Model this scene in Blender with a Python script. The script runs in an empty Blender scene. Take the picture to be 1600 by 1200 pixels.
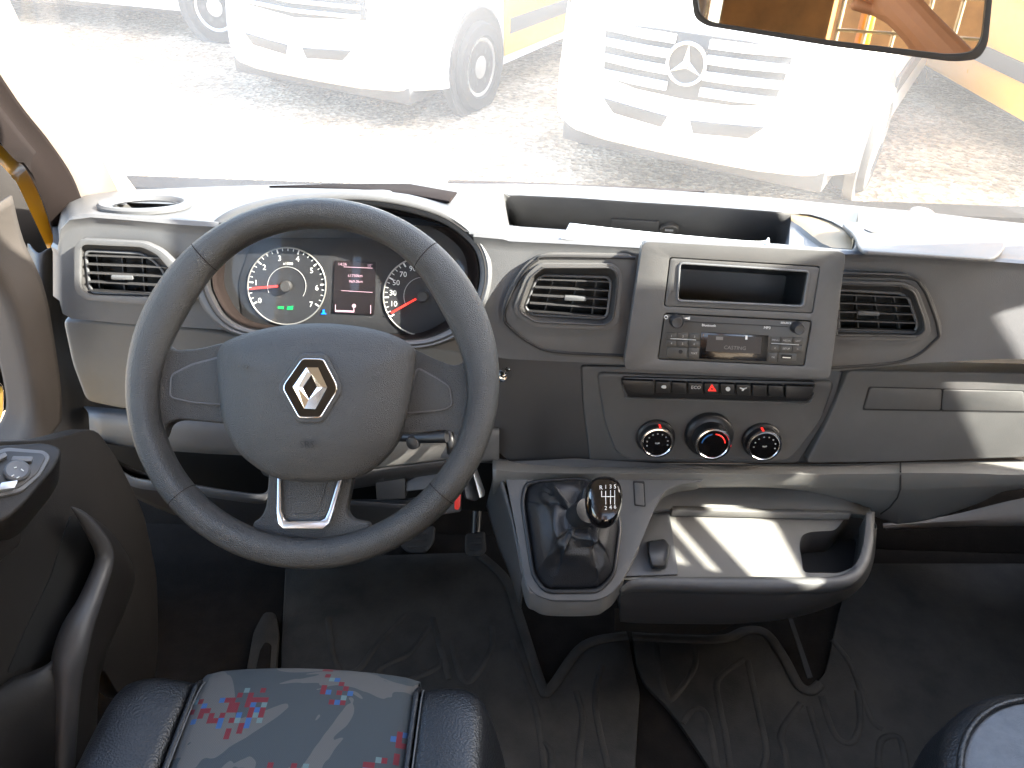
import bpy, bmesh, math, random
from mathutils import Vector as V, Matrix, noise
from mathutils.geometry import tessellate_polygon
R = math.radians
random.seed(7)
SC = bpy.context.scene
COL = SC.collection

# ------------------------------------------------------------------ camera
CAM = V((0, 0, 1.95)); PITCH = R(35); ROLL = R(2.0); FPX = 1256.0
fwd = V((0, math.cos(PITCH), -math.sin(PITCH)))
up0 = V((0, math.sin(PITCH), math.cos(PITCH)))
rt0 = V((1, 0, 0))
rt = rt0 * math.cos(ROLL) + up0 * math.sin(ROLL)
up = up0 * math.cos(ROLL) - rt0 * math.sin(ROLL)
cd = bpy.data.cameras.new('camera'); cam = bpy.data.objects.new('camera', cd); COL.objects.link(cam)
cd.sensor_width = 36; cd.lens = 36 * FPX / 1600; cd.clip_start = .02; cd.clip_end = 400
cam.matrix_world = Matrix(((rt.x, up.x, -fwd.x, CAM.x), (rt.y, up.y, -fwd.y, CAM.y), (rt.z, up.z, -fwd.z, CAM.z), (0, 0, 0, 1)))
SC.camera = cam

# ------------------------------------------------------------------ sky, sun, exposure
SUN = V((1., -.25, .72)).normalized()          # direction towards the sun: from the passenger's side
wd = bpy.data.worlds.new('World'); SC.world = wd; wd.use_nodes = True
nt = wd.node_tree; bg = nt.nodes['Background']
sky = nt.nodes.new('ShaderNodeTexSky'); sky.sky_type = 'NISHITA'; sky.sun_disc = False; sky.dust_density = 3.0; sky.ozone_density = .3; sky.air_density = 1.0
sky.sun_elevation = math.asin(SUN.z); sky.sun_rotation = math.atan2(SUN.x, SUN.y)
nt.links.new(sky.outputs[0], bg.inputs[0]); bg.inputs[1].default_value = 0.15
sl = bpy.data.lights.new('sun', 'SUN'); sl.energy = 5.0; sl.angle = R(.5); sl.color = (1, .95, .86)
so = bpy.data.objects.new('sun', sl); COL.objects.link(so); so.rotation_euler = SUN.to_track_quat('Z', 'Y').to_euler(); so.location = (6, -1, 8)
vs = SC.view_settings
SC.display_settings.display_device = 'sRGB'
vs.view_transform = 'Standard'; vs.look = 'None'; vs.gamma = 1; vs.use_curve_mapping = False
vs.exposure = 3.45
SC.cycles.max_bounces = 10; SC.cycles.diffuse_bounces = 5; SC.cycles.glossy_bounces = 4
SC.cycles.transparent_max_bounces = 12; SC.cycles.caustics_reflective = False; SC.cycles.caustics_refractive = False
SC.cycles.sample_clamp_indirect = 6
SC.cycles.use_denoising = True

# ------------------------------------------------------------------ pixel -> place helpers
def ray(px, py):
    return rt * ((px - 800) / FPX) + up * ((600 - py) / FPX) + fwd
def P(px, py, Y):
    d = ray(px, py); return CAM + d * (Y / d.y)
def PZ(px, py, z):
    d = ray(px, py); return CAM + d * ((z - CAM.z) / d.z)
def PX(px, py, x):
    d = ray(px, py); return CAM + d * ((x - CAM.x) / d.x)
def proj(p):
    d = V(p) - CAM; k = d.dot(fwd); return (800 + d.dot(rt) / k * FPX, 600 - d.dot(up) / k * FPX)
def inside(p, poly):
    x, y = p; c = False
    for i in range(len(poly)):
        (x0, y0), (x1, y1) = poly[i - 1][:2], poly[i][:2]
        if (y0 > y) != (y1 > y) and x < (x1 - x0) * (y - y0) / (y1 - y0) + x0: c = not c
    return c
class PL:
    def __init__(s, o, n): s.o = V(o); s.n = V(n).normalized()
    def on(s, px, py, h=0):
        d = ray(px, py); o = s.o + s.n * h
        return CAM + d * ((o - CAM).dot(s.n) / d.dot(s.n))
    def axes(s, px, py):
        a = s.on(px, py); x = (s.on(px + 4, py) - a); sc = x.length / 4; x.normalize()
        return a, x, s.n.cross(x), sc
def plane3(a, b, c):
    n = (b - a).cross(c - a); n.normalize()
    if n.dot(CAM - a) < 0: n = -n
    return PL(a, n)
def face(px, py, Y, elev, yaw=0):
    e, w = R(elev), R(yaw)
    return PL(P(px, py, Y), (math.sin(w) * math.cos(e), -math.cos(w) * math.cos(e), math.sin(e)))

# ------------------------------------------------------------------ materials
MATS = {}
def mat(name, col, rough=.5, metal=0., bump=0., bscale=900., var=.0, vscale=6., spec=.5, coat=0., emit=None, es=1., kind='noise', col2=None):
    m = bpy.data.materials.new(name); m.use_nodes = True
    n, l = m.node_tree.nodes, m.node_tree.links; b = n['Principled BSDF']
    b.inputs['Base Color'].default_value = (*col, 1); b.inputs['Roughness'].default_value = rough; b.inputs['Metallic'].default_value = metal
    b.inputs['Specular IOR Level'].default_value = spec; b.inputs['Coat Weight'].default_value = coat
    tc = n.new('ShaderNodeTexCoord')
    if var or col2:
        t = n.new('ShaderNodeTexNoise'); t.inputs['Scale'].default_value = vscale; t.inputs['Detail'].default_value = 6; t.inputs['Roughness'].default_value = .65
        l.new(tc.outputs['Object'], t.inputs['Vector'])
        r = n.new('ShaderNodeValToRGB'); r.color_ramp.elements[0].position = .35; r.color_ramp.elements[1].position = .65
        c0 = [c * (1 - var) for c in col]; c1 = col2 or [min(1, c * (1 + var)) for c in col]
        r.color_ramp.elements[0].color = (*c0, 1); r.color_ramp.elements[1].color = (*c1, 1)
        l.new(t.outputs['Fac'], r.inputs[0]); l.new(r.outputs[0], b.inputs['Base Color'])
        rr = n.new('ShaderNodeMapRange'); rr.inputs['To Min'].default_value = max(0, rough - .08); rr.inputs['To Max'].default_value = min(1, rough + .08)
        l.new(t.outputs['Fac'], rr.inputs['Value']); l.new(rr.outputs[0], b.inputs['Roughness'])
    if bump:
        if kind == 'noise':
            t2 = n.new('ShaderNodeTexNoise'); t2.inputs['Detail'].default_value = 2
        else:
            t2 = n.new('ShaderNodeTexVoronoi')
        t2.inputs['Scale'].default_value = bscale; l.new(tc.outputs['Object'], t2.inputs['Vector'])
        bp = n.new('ShaderNodeBump'); bp.inputs['Strength'].default_value = bump; bp.inputs['Distance'].default_value = .001
        l.new(t2.outputs[0], bp.inputs['Height']); l.new(bp.outputs[0], b.inputs['Normal'])
    if emit:
        b.inputs['Emission Color'].default_value = (*emit, 1); b.inputs['Emission Strength'].default_value = es
    MATS[name] = m; return m
M = MATS
mat('dash_upper', (.094, .095, .098), .45, bump=.3, bscale=1100, var=.09, vscale=9)
mat('dash_face', (.083, .081, .079), .48, bump=.3, bscale=1100, var=.10, vscale=9)
mat('dash_lower', (.165, .158, .146), .5, bump=.3, bscale=1100, var=.08, vscale=9)
mat('dash_dark', (.040, .038, .037), .5, bump=.2, bscale=1100, var=.1)
mat('black_plastic', (.014, .014, .015), .38, bump=.1, bscale=1000)
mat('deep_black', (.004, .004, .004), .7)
mat('groove', (.012, .011, .011), .7)
mat('wheel_skin', (.022, .0215, .021), .34, bump=.8, bscale=1000, kind='voronoi', var=.2, vscale=14, spec=.6)
mat('wheel_hub', (.036, .0355, .035), .42, bump=.7, bscale=1000, kind='voronoi', var=.08, vscale=14)
mat('rim_grey', (.042, .041, .042), .42, bump=.2, var=.1)
mat('panel_grey', (.10, .102, .106), .45, bump=.2)
mat('chrome', (.78, .78, .78), .12, 1.0)
mat('satin', (.62, .64, .68), .3, 1.0)
mat('metal', (.45, .44, .42), .35, 1.0)
mat('gloss_black', (.006, .005, .005), .08, coat=1.)
mat('gauge_face', (.020, .020, .022), .55, var=.1)
mat('gauge_ring', (.42, .40, .36), .3, .6)
mat('white_print', (.75, .75, .72), .6)
mat('grey_print', (.38, .38, .37), .6)
mat('faint_print', (.16, .15, .14), .6)
mat('red_print', (.75, .02, .015), .45, emit=(1, .03, .02), es=.12)
mat('blue_print', (.03, .16, .42), .5)
mat('needle', (.8, .03, .02), .4, emit=(1, .03, .02), es=.22)
mat('lcd', (.010, .007, .008), .4)
mat('mirror_housing', (.012, .011, .010), .9, bump=.2, spec=.08)
mat('post_trim', (.048, .041, .036), .75, bump=.3, var=.06, spec=.2)
mat('satin_black', (.006, .005, .005), .16, coat=.4)
mat('lcd_line', (.35, .22, .26), .5, emit=(.8, .5, .6), es=.07)
mat('lamp_green', (.0, .25, .05), .5, emit=(0, .9, .15), es=.10)
mat('lamp_blue', (.0, .1, .6), .5, emit=(.0, .25, 1), es=.25)
mat('radio_face', (.050, .048, .044), .42, bump=.1, var=.05)
mat('leather_black', (.010, .0105, .012), .36, bump=.55, bscale=420, kind='voronoi', var=.15, vscale=20)
mat('boot_leather', (.020, .020, .022), .36, bump=.4, bscale=600, kind='voronoi')
mat('stitch', (.10, .10, .10), .7)
mat('rubber_mat', (.021, .0185, .0150), .72, bump=.6, bscale=500, var=.5, vscale=9, spec=.3)
mat('carpet', (.010, .0082, .0068), .95, bump=.9, bscale=350, var=.25, vscale=30, spec=.1)
mat('door_trim', (.015, .0135, .0125), .5, bump=.3, var=.12, spec=.35)
mat('pillar_trim', (.33, .28, .24), .7, bump=.4, bscale=700, var=.05)
mat('seal', (.011, .007, .006), .9, bump=.2, spec=.15)
mat('yellow_paint', (.78, .40, .02), .3, coat=.6, var=.04, vscale=1.5)
mat('white_paint', (.80, .80, .79), .3, coat=.6, var=.02, vscale=1.5)
mat('paper', (.82, .82, .80), .8, var=.02, vscale=40)
mat('bounce_tan', (.20, .145, .08), .6, bump=.2, var=.06)  # shelf end wall: warm bounced light put into the colour
mat('headlining', (.45, .42, .38), .9, bump=.4, bscale=300)
mat('seat_grey', (.15, .155, .165), .9, bump=.9, bscale=900, var=.12, vscale=60)
mat('tyre', (.022, .021, .020), .8, bump=.3, bscale=80, var=.2)
mat('rim_silver', (.55, .55, .54), .35, .7)
mat('dark_grille', (.035, .035, .036), .5)
mat('grille_silver', (.5, .5, .5), .3, .7)
mat('lens', (.7, .72, .74), .08, spec=.7, coat=1.)
mat('van_glass', (.02, .025, .028), .05, coat=1.)
mat('plate', (.78, .78, .76), .5)
mat('plywood', (.30, .165, .065), .65, var=.25, vscale=5)
mat('wire', (.62, .56, .42), .35, .5)
mat('wall_blue', (.62, .66, .74), .55, var=.05)
mat('key_red', (.80, .03, .015), .4)
mat('skin', (.50, .24, .13), .55, var=.05, bump=.1, bscale=300)
mat('shirt', (.06, .07, .09), .9, bump=.4, bscale=500)

def mirror_mat():
    m = mat('mirror_glass', (.56, .50, .43), .015, 1.0); return m
mirror_mat()
def glass_mat(name, tint, veil, f0=.07):
    m = bpy.data.materials.new(name); m.use_nodes = True; n, l = m.node_tree.nodes, m.node_tree.links
    n.remove(n['Principled BSDF']); out = n['Material Output']
    tr = n.new('ShaderNodeBsdfTransparent'); tr.inputs[0].default_value = (*tint, 1)
    gl = n.new('ShaderNodeBsdfGlossy'); gl.inputs['Roughness'].default_value = .01
    lw = n.new('ShaderNodeLayerWeight'); lw.inputs[0].default_value = .5
    pw = n.new('ShaderNodeMath'); pw.operation = 'POWER'; pw.inputs[1].default_value = 5; l.new(lw.outputs['Facing'], pw.inputs[0])
    fr = n.new('ShaderNodeMapRange'); fr.inputs['To Min'].default_value = f0; fr.inputs['To Max'].default_value = 1; l.new(pw.outputs[0], fr.inputs['Value'])
    mx = n.new('ShaderNodeMixShader'); l.new(fr.outputs[0], mx.inputs[0]); l.new(tr.outputs[0], mx.inputs[1]); l.new(gl.outputs[0], mx.inputs[2])
    tl = n.new('ShaderNodeBsdfTranslucent'); tl.inputs[0].default_value = (.94, .92, .87, 1)
    df = n.new('ShaderNodeBsdfDiffuse'); df.inputs[0].default_value = (.94, .92, .87, 1)
    ad = n.new('ShaderNodeMixShader'); ad.inputs[0].default_value = .5; l.new(tl.outputs[0], ad.inputs[1]); l.new(df.outputs[0], ad.inputs[2])
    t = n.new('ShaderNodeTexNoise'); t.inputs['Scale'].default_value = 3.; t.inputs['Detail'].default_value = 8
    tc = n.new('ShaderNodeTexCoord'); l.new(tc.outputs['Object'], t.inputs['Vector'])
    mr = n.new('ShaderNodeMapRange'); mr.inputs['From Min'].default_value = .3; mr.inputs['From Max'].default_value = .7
    mr.inputs['To Min'].default_value = veil * .7; mr.inputs['To Max'].default_value = veil * 1.3; l.new(t.outputs['Fac'], mr.inputs['Value'])
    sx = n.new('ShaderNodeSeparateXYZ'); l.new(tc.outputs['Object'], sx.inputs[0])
    gx = n.new('ShaderNodeMapRange'); gx.inputs['From Min'].default_value = -.7; gx.inputs['From Max'].default_value = .5; gx.inputs['To Min'].default_value = 1.25; gx.inputs['To Max'].default_value = .62; l.new(sx.outputs[0], gx.inputs['Value'])  # haze painted into the glass for veiling glare, stronger on the driver's side
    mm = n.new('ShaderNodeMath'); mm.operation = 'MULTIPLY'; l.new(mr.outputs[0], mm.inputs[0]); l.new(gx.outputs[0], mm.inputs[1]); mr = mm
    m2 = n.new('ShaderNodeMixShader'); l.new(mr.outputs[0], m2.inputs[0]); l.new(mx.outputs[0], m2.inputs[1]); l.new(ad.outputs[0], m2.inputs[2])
    l.new(m2.outputs[0], out.inputs[0]); M[name] = m; return m
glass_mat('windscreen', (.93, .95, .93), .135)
glass_mat('side_glass', (.9, .93, .92), .01)
glass_mat('gauge_lens', (.98, .98, .98), .001, .012)

def gravel_mat():
    m = mat('gravel', (.30, .25, .20), .9); n, l = m.node_tree.nodes, m.node_tree.links; b = n['Principled BSDF']
    tc = n.new('ShaderNodeTexCoord')
    v = n.new('ShaderNodeTexVoronoi'); v.inputs['Scale'].default_value = 26; l.new(tc.outputs['Object'], v.inputs['Vector'])
    nz = n.new('ShaderNodeTexNoise'); nz.inputs['Scale'].default_value = 1.3; nz.inputs['Detail'].default_value = 8; l.new(tc.outputs['Object'], nz.inputs['Vector'])
    r = n.new('ShaderNodeValToRGB'); r.color_ramp.elements[0].color = (.24, .175, .105, 1); r.color_ramp.elements[1].color = (.60, .51, .39, 1)
    sp = n.new('ShaderNodeSeparateColor'); l.new(v.outputs['Color'], sp.inputs[0]); l.new(sp.outputs[0], r.inputs[0])
    r2 = n.new('ShaderNodeValToRGB'); r2.color_ramp.elements[0].color = (.55, .5, .42, 1); r2.color_ramp.elements[1].color = (1, 1, 1, 1)
    r2.color_ramp.elements[0].position = .35; r2.color_ramp.elements[1].position = .65
    l.new(nz.outputs['Fac'], r2.inputs[0])
    mx = n.new('ShaderNodeMix'); mx.data_type = 'RGBA'; mx.blend_type = 'MULTIPLY'; mx.inputs['Factor'].default_value = 1
    l.new(r.outputs[0], mx.inputs['A']); l.new(r2.outputs[0], mx.inputs['B']); l.new(mx.outputs['Result'], b.inputs['Base Color'])
    bp = n.new('ShaderNodeBump'); bp.inputs['Strength'].default_value = 1; bp.inputs['Distance'].default_value = .02
    l.new(v.outputs['Distance'], bp.inputs['Height']); l.new(bp.outputs[0], b.inputs['Normal'])
gravel_mat()

def camo_mat():
    m = mat('camo_fabric', (.1, .12, .13), .9); n, l = m.node_tree.nodes, m.node_tree.links; b = n['Principled BSDF']
    tc = n.new('ShaderNodeTexCoord')
    nz = n.new('ShaderNodeTexNoise'); nz.inputs['Scale'].default_value = 9; nz.inputs['Detail'].default_value = 3; nz.inputs['Distortion'].default_value = 1.2
    l.new(tc.outputs['Object'], nz.inputs['Vector'])
    r = n.new('ShaderNodeValToRGB'); r.color_ramp.interpolation = 'CONSTANT'
    e = r.color_ramp.elements; e[0].position = 0; e[0].color = (.038, .046, .050, 1); e[1].position = .52; e[1].color = (.082, .080, .075, 1)
    l.new(nz.outputs['Fac'], r.inputs[0])
    sn = n.new('ShaderNodeVectorMath'); sn.operation = 'SNAP'; sn.inputs[1].default_value = (.0062, .0062, .5); l.new(tc.outputs['Object'], sn.inputs[0])
    wn = n.new('ShaderNodeTexWhiteNoise'); l.new(sn.outputs[0], wn.inputs['Vector'])
    n2 = n.new('ShaderNodeTexNoise'); n2.inputs['Scale'].default_value = 13; n2.inputs['Detail'].default_value = 0; l.new(sn.outputs[0], n2.inputs['Vector'])
    g = n.new('ShaderNodeMath'); g.operation = 'GREATER_THAN'; g.inputs[1].default_value = .59; l.new(n2.outputs['Fac'], g.inputs[0])
    g2 = n.new('ShaderNodeMath'); g2.operation = 'GREATER_THAN'; g2.inputs[1].default_value = .5; l.new(wn.outputs['Value'], g2.inputs[0])
    mu = n.new('ShaderNodeMath'); mu.operation = 'MULTIPLY'; l.new(g.outputs[0], mu.inputs[0]); l.new(g2.outputs[0], mu.inputs[1])
    r3 = n.new('ShaderNodeValToRGB'); r3.color_ramp.interpolation = 'CONSTANT'; e = r3.color_ramp.elements
    e[0].position = 0; e[0].color = (.12, .012, .018, 1); e[1].position = .7; e[1].color = (.025, .075, .19, 1); x = e.new(.84); x.color = (.12, .012, .018, 1); x = e.new(.93); x.color = (.09, .14, .14, 1)
    l.new(wn.outputs['Value'], r3.inputs[0])
    mx = n.new('ShaderNodeMix'); mx.data_type = 'RGBA'; l.new(mu.outputs[0], mx.inputs['Factor']); l.new(r.outputs[0], mx.inputs['A']); l.new(r3.outputs[0], mx.inputs['B'])
    l.new(mx.outputs['Result'], b.inputs['Base Color'])
    w = n.new('ShaderNodeTexChecker'); w.inputs['Scale'].default_value = 900; l.new(tc.outputs['Object'], w.inputs['Vector'])
    bp = n.new('ShaderNodeBump'); bp.inputs['Strength'].default_value = .35; bp.inputs['Distance'].default_value = .0006; l.new(w.outputs['Fac'], bp.inputs['Height']); l.new(bp.outputs[0], b.inputs['Normal'])
camo_mat()

# ------------------------------------------------------------------ object helpers
WL = {}
def wl(o): return WL.get(o.name, V((0, 0, 0))) if o else V((0, 0, 0))
def tag(o, label, cat, group=None):
    o['label'] = label; o['category'] = cat
    if group: o['group'] = group
    return o
def struct(o, kind='structure'):
    o['kind'] = kind; return o
def thing(name, label, cat, loc=(0, 0, 0), group=None):
    o = bpy.data.objects.new(name, None); COL.objects.link(o); o.empty_display_size = .05
    o.location = loc; WL[o.name] = V(loc); return tag(o, label, cat, group)
def mk(name, verts, faces, m, parent=None, bev=0, seg=2, sharp=42, bang=35):
    c = V((0, 0, 0))
    for v in verts: c += V(v)
    c /= max(1, len(verts))
    me = bpy.data.meshes.new(name)
    bm = bmesh.new()
    bv = [bm.verts.new(V(v) - c) for v in verts]
    for f in faces:
        try: bm.faces.new([bv[i] for i in f])
        except ValueError: pass
    bmesh.ops.remove_doubles(bm, verts=bm.verts, dist=1e-6)
    bmesh.ops.recalc_face_normals(bm, faces=bm.faces)
    if bev:
        es = [e for e in bm.edges if len(e.link_faces) == 2 and e.calc_face_angle(0) > R(bang)]
        if es:
            bmesh.ops.bevel(bm, geom=es, offset=bev, segments=seg, profile=.5, affect='EDGES', clamp_overlap=True)
    for f in bm.faces: f.smooth = True
    bm.to_mesh(me); bm.free()
    me.set_sharp_from_angle(angle=R(sharp))
    me.materials.append(M[m] if isinstance(m, str) else m)
    o = bpy.data.objects.new(name, me); COL.objects.link(o)
    if parent: o.parent = parent
    o.location = c - wl(parent); WL[o.name] = c
    return o
def fillet(pts, r, n=4):
    out = []; k = len(pts)
    for i in range(k):
        a, b, c = V(pts[i - 1][:2]), V(pts[i][:2]), V(pts[(i + 1) % k][:2])
        la, lc = (a - b).length, (c - b).length
        d = min(r, la * .48, lc * .48)
        p, q = b + (a - b) / la * d, b + (c - b) / lc * d
        for j in range(n + 1):
            t = j / n; out.append(tuple(p * (1 - t) ** 2 + b * 2 * t * (1 - t) + q * t * t))
    return out
def crs(pts, n, closed=False):
    """Catmull-Rom resample of points (tuples or Vectors) to n samples, even in parameter"""
    pts = [V(p) for p in pts]; k = len(pts); out = []
    m = k if closed else k - 1
    for i in range(n):
        t = i * m / (n if closed else n - 1)
        s = min(int(t), m - 1); f = t - s
        g = (lambda j: pts[j % k]) if closed else (lambda j: pts[max(0, min(k - 1, j))])
        a, b, c, d = g(s - 1), g(s), g(s + 1), g(s + 2)
        out.append(.5 * (2 * b + (c - a) * f + (2 * a - 5 * b + 4 * c - d) * f * f + (3 * b - a - 3 * c + d) * f ** 3))
    return out
def sm(pts, n=48): return [(p.x, p.y) for p in crs([V((p[0], p[1], 0)) for p in pts], n, True)]
def slab3(name, loops, n, th, m, parent=None, bev=0, seg=2):
    """solid from 3-D loops (outer, holes) lying in a plane of normal n; front as given, back th behind"""
    verts, faces = [], []
    k = 0; tot = sum(len(x) for x in loops)
    for lp in loops: verts += lp
    verts = [V(v) for v in verts]
    x = n.orthogonal().normalized(); y = n.cross(x)
    flat = [[V((p.dot(x), p.dot(y), 0)) for p in lp] for lp in loops]
    tris = tessellate_polygon(flat)
    verts += [v - n * th for v in verts]
    if len(loops) == 1:
        faces += [list(range(tot)), list(range(2 * tot - 1, tot - 1, -1))]
    else:
        faces += [list(t) for t in tris] + [[i + tot for i in t][::-1] for t in tris]
    for lp in loops:
        q = len(lp)
        for i in range(q):
            a, b = k + i, k + (i + 1) % q
            faces.append([a, b, b + tot, a + tot])
        k += q
    return mk(name, verts, faces, m, parent, bev, seg)
def slab(name, px, pl, h, th, m, parent=None, bev=.0015, seg=2, r=0, holes=()):
    L = [fillet(px, r) if r else px] + [list(q) for q in holes]
    return slab3(name, [[pl.on(p[0], p[1], h) for p in lp] for lp in L], pl.n, th, m, parent, bev, seg)
def loft(name, rows, m, parent=None, closed_u=False, closed_v=False, th=0, su=0, sv=0, sharp=50, caps=False):
    """rows: list of rows of 3-D points; su/sv: smooth resampling counts along a row / across rows"""
    rows = [[V(p) for p in r] for r in rows]
    if su: rows = [crs(r, su, closed_u) for r in rows]
    if sv:
        cols = [crs([r[i] for r in rows], sv, closed_v) for i in range(len(rows[0]))]
        rows = [[c[j] for c in cols] for j in range(sv)]
    a, b = len(rows), len(rows[0]); verts = [p for r in rows for p in r]; faces = []
    for i in range(a if closed_v else a - 1):
        for j in range(b if closed_u else b - 1):
            i2, j2 = (i + 1) % a, (j + 1) % b
            faces.append([i * b + j, i * b + j2, i2 * b + j2, i2 * b + j])
    if caps: faces += [list(range(b)), list(range((a - 1) * b, a * b))[::-1]]
    o = mk(name, verts, faces, m, parent, sharp=sharp)
    if th:
        md = o.modifiers.new('thickness', 'SOLIDIFY'); md.thickness = th; md.offset = -1
    return o
def tube(name, pts, r, m, parent=None, n=10, flat=None, smooth=0, closed=False):
    pts = [V(p) for p in pts]; rs = r if isinstance(r, (list, tuple)) else [r] * len(pts)
    if smooth:
        q = crs(pts, smooth, closed)
        rs = [c.x for c in crs([V((x, 0, 0)) for x in rs], smooth, closed)]; pts = q
    rows = []; k = len(pts); ref = None
    for i, p in enumerate(pts):
        t = (pts[(i + 1) % k] - pts[i - 1]) if closed else (pts[min(i + 1, k - 1)] - pts[max(i - 1, 0)])
        t.normalize()
        if flat is not None: x = t.cross(flat)
        else:
            x = (ref - t * ref.dot(t)) if ref else t.orthogonal()
        x.normalize(); y = x.cross(t); ref = x
        fl = .32 if flat is not None else 1
        rows.append([p + (x * math.cos(a) + y * fl * math.sin(a)) * rs[i] for a in [2 * math.pi * j / n for j in range(n)]])
    return loft(name, rows, m, parent, closed_u=True, closed_v=closed, caps=not closed)
def lathe(name, c, ax, prof, m, parent=None, n=32, sharp=40, caps=True):
    """prof: list of (radius, height along ax)"""
    ax = V(ax).normalized(); x = ax.orthogonal().normalized(); y = ax.cross(x)
    rows = [[c + ax * h + (x * math.cos(a) + y * math.sin(a)) * max(r, 1e-5) for a in [2 * math.pi * j / n for j in range(n)]] for r, h in prof]
    return loft(name, rows, m, parent, closed_u=True, caps=caps, sharp=sharp)
def dome(name, px, pl, h0, h1, m, parent=None, th=.01, rings=10, pw=2.2, c=None, inner=1.0):
    """cover with outline px, edge height h0 and domed middle h1"""
    pts = px; cx = c or (sum(p[0] for p in pts) / len(pts), sum(p[1] for p in pts) / len(pts))
    o3 = [pl.on(p[0], p[1], h0) for p in pts]; c3 = pl.on(cx[0], cx[1], h0)
    rows = [[p - pl.n * th for p in o3]]
    for k in range(rings):
        t = k / rings * inner; hh = (h1 - h0) * (1 - (1 - t) ** pw)
        rows.append([c3 + (p - c3) * (1 - t) + pl.n * hh for p in o3])
    return loft(name, rows, m, parent, closed_u=True, caps=True, sharp=60)
def box(name, a, b, m, parent=None, bev=.003):
    x0, y0, z0 = a; x1, y1, z1 = b
    vs_ = [(x0, y0, z0), (x1, y0, z0), (x1, y1, z0), (x0, y1, z0), (x0, y0, z1), (x1, y0, z1), (x1, y1, z1), (x0, y1, z1)]
    return mk(name, vs_, [(0, 3, 2, 1), (4, 5, 6, 7), (0, 1, 5, 4), (1, 2, 6, 5), (2, 3, 7, 6), (3, 0, 4, 7)], m, parent, bev)
def bar(name, a, b, w, m, parent=None, up=V((0, 0, 1)), h=None):
    a, b = V(a), V(b); t = (b - a).normalized(); x = t.cross(up).normalized(); y = x.cross(t); h = h or w
    vs_ = [p + x * (w / 2 * sx) + y * (h / 2 * sy) for p in (a, b) for sx, sy in ((-1, -1), (1, -1), (1, 1), (-1, 1))]
    return mk(name, vs_, [(0, 1, 2, 3), (7, 6, 5, 4), (0, 4, 5, 1), (1, 5, 6, 2), (2, 6, 7, 3), (3, 7, 4, 0)], m, parent)
def text(name, s, px, py, pl, hpx, m, parent=None, h=.0005, ang=0, sx=1.0):
    cu = bpy.data.curves.new(name, 'FONT'); cu.body = s; cu.align_x = 'CENTER'; cu.align_y = 'CENTER'; cu.resolution_u = 2; cu.extrude = .02
    o = bpy.data.objects.new('tmp', cu); COL.objects.link(o)
    me = bpy.data.meshes.new_from_object(o)
    bpy.data.objects.remove(o); bpy.data.curves.remove(cu)
    a, x, y, sc = pl.axes(px, py); a = pl.on(px, py, h); S = hpx * sc / .72
    q = Matrix.Rotation(R(ang), 3, pl.n); x, y = q @ x, q @ y
    for v in me.vertices:
        c = v.co.copy(); v.co = x * (c.x * S * sx) + y * (c.y * S) + pl.n * (c.z * S * .3)
    me.materials.clear(); me.materials.append(M[m]); me.name = name
    o = bpy.data.objects.new(name, me); COL.objects.link(o); o.parent = parent; o.location = a - wl(parent); WL[o.name] = a
    return o
def circ(cx, cy, r, n=32, ry=None): return [(cx + r * math.cos(2 * math.pi * i / n), cy + (ry or r) * math.sin(2 * math.pi * i / n)) for i in range(n)]
def lerp(a, b, t): return a + (b - a) * t
def l2(a, b, t): return (lerp(a[0], b[0], t), lerp(a[1], b[1], t))
# ================================================================== the setting
def plane_sheet(name, x0, x1, y0, y1, z, m):
    return struct(mk(name, [(x0, y0, z), (x1, y0, z), (x1, y1, z), (x0, y1, z)], [(0, 1, 2, 3)], m))
plane_sheet('ground', -150, 150, -120, 180, 0, 'gravel')
FZ = .75
struct(box('cab_floor', (-.95, -1.3, FZ - .06), (1.5, 1.62, FZ), 'carpet', bev=0))
struct(box('firewall', (-.95, 1.50, FZ), (1.5, 1.56, 1.34), 'carpet', bev=0))
struct(loft('toe_board', [[(-.95, 1.17, FZ + .002), (1.5, 1.17, FZ + .002)], [(-.95, 1.50, FZ + .30), (1.5, 1.50, FZ + .30)]], 'carpet'))
struct(box('cab_roof', (-.86, -1.3, 2.36), (1.42, .52, 2.42), 'headlining'))

# ---------------------------------------------------------------- windscreen and pillars
ws = thing('windscreen', 'large raked windscreen with glare painted in as haze above the dashboard', 'windscreen', (.28, 1.45, 1.37))
wrow = []
for t in range(9):
    f = t / 8; q = []
    for s in range(13):
        x = lerp(-.76, 1.32, s / 12); c = abs(x - .28) / 1.04
        yb = 1.50 - .16 * c * c; y = lerp(yb, .55 - .05 * c * c, f); z = lerp(1.34, 2.36, f) + .03 * math.sin(f * math.pi)
        q.append((x, y, z))
    wrow.append(q)
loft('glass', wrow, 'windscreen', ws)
loft('seal', [[V(p) + V((0, -.008, .002)) for p in wrow[0]], [V(p) + V((0, -.02, .012)) for p in wrow[0]]], 'seal', ws, th=.003)

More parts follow.
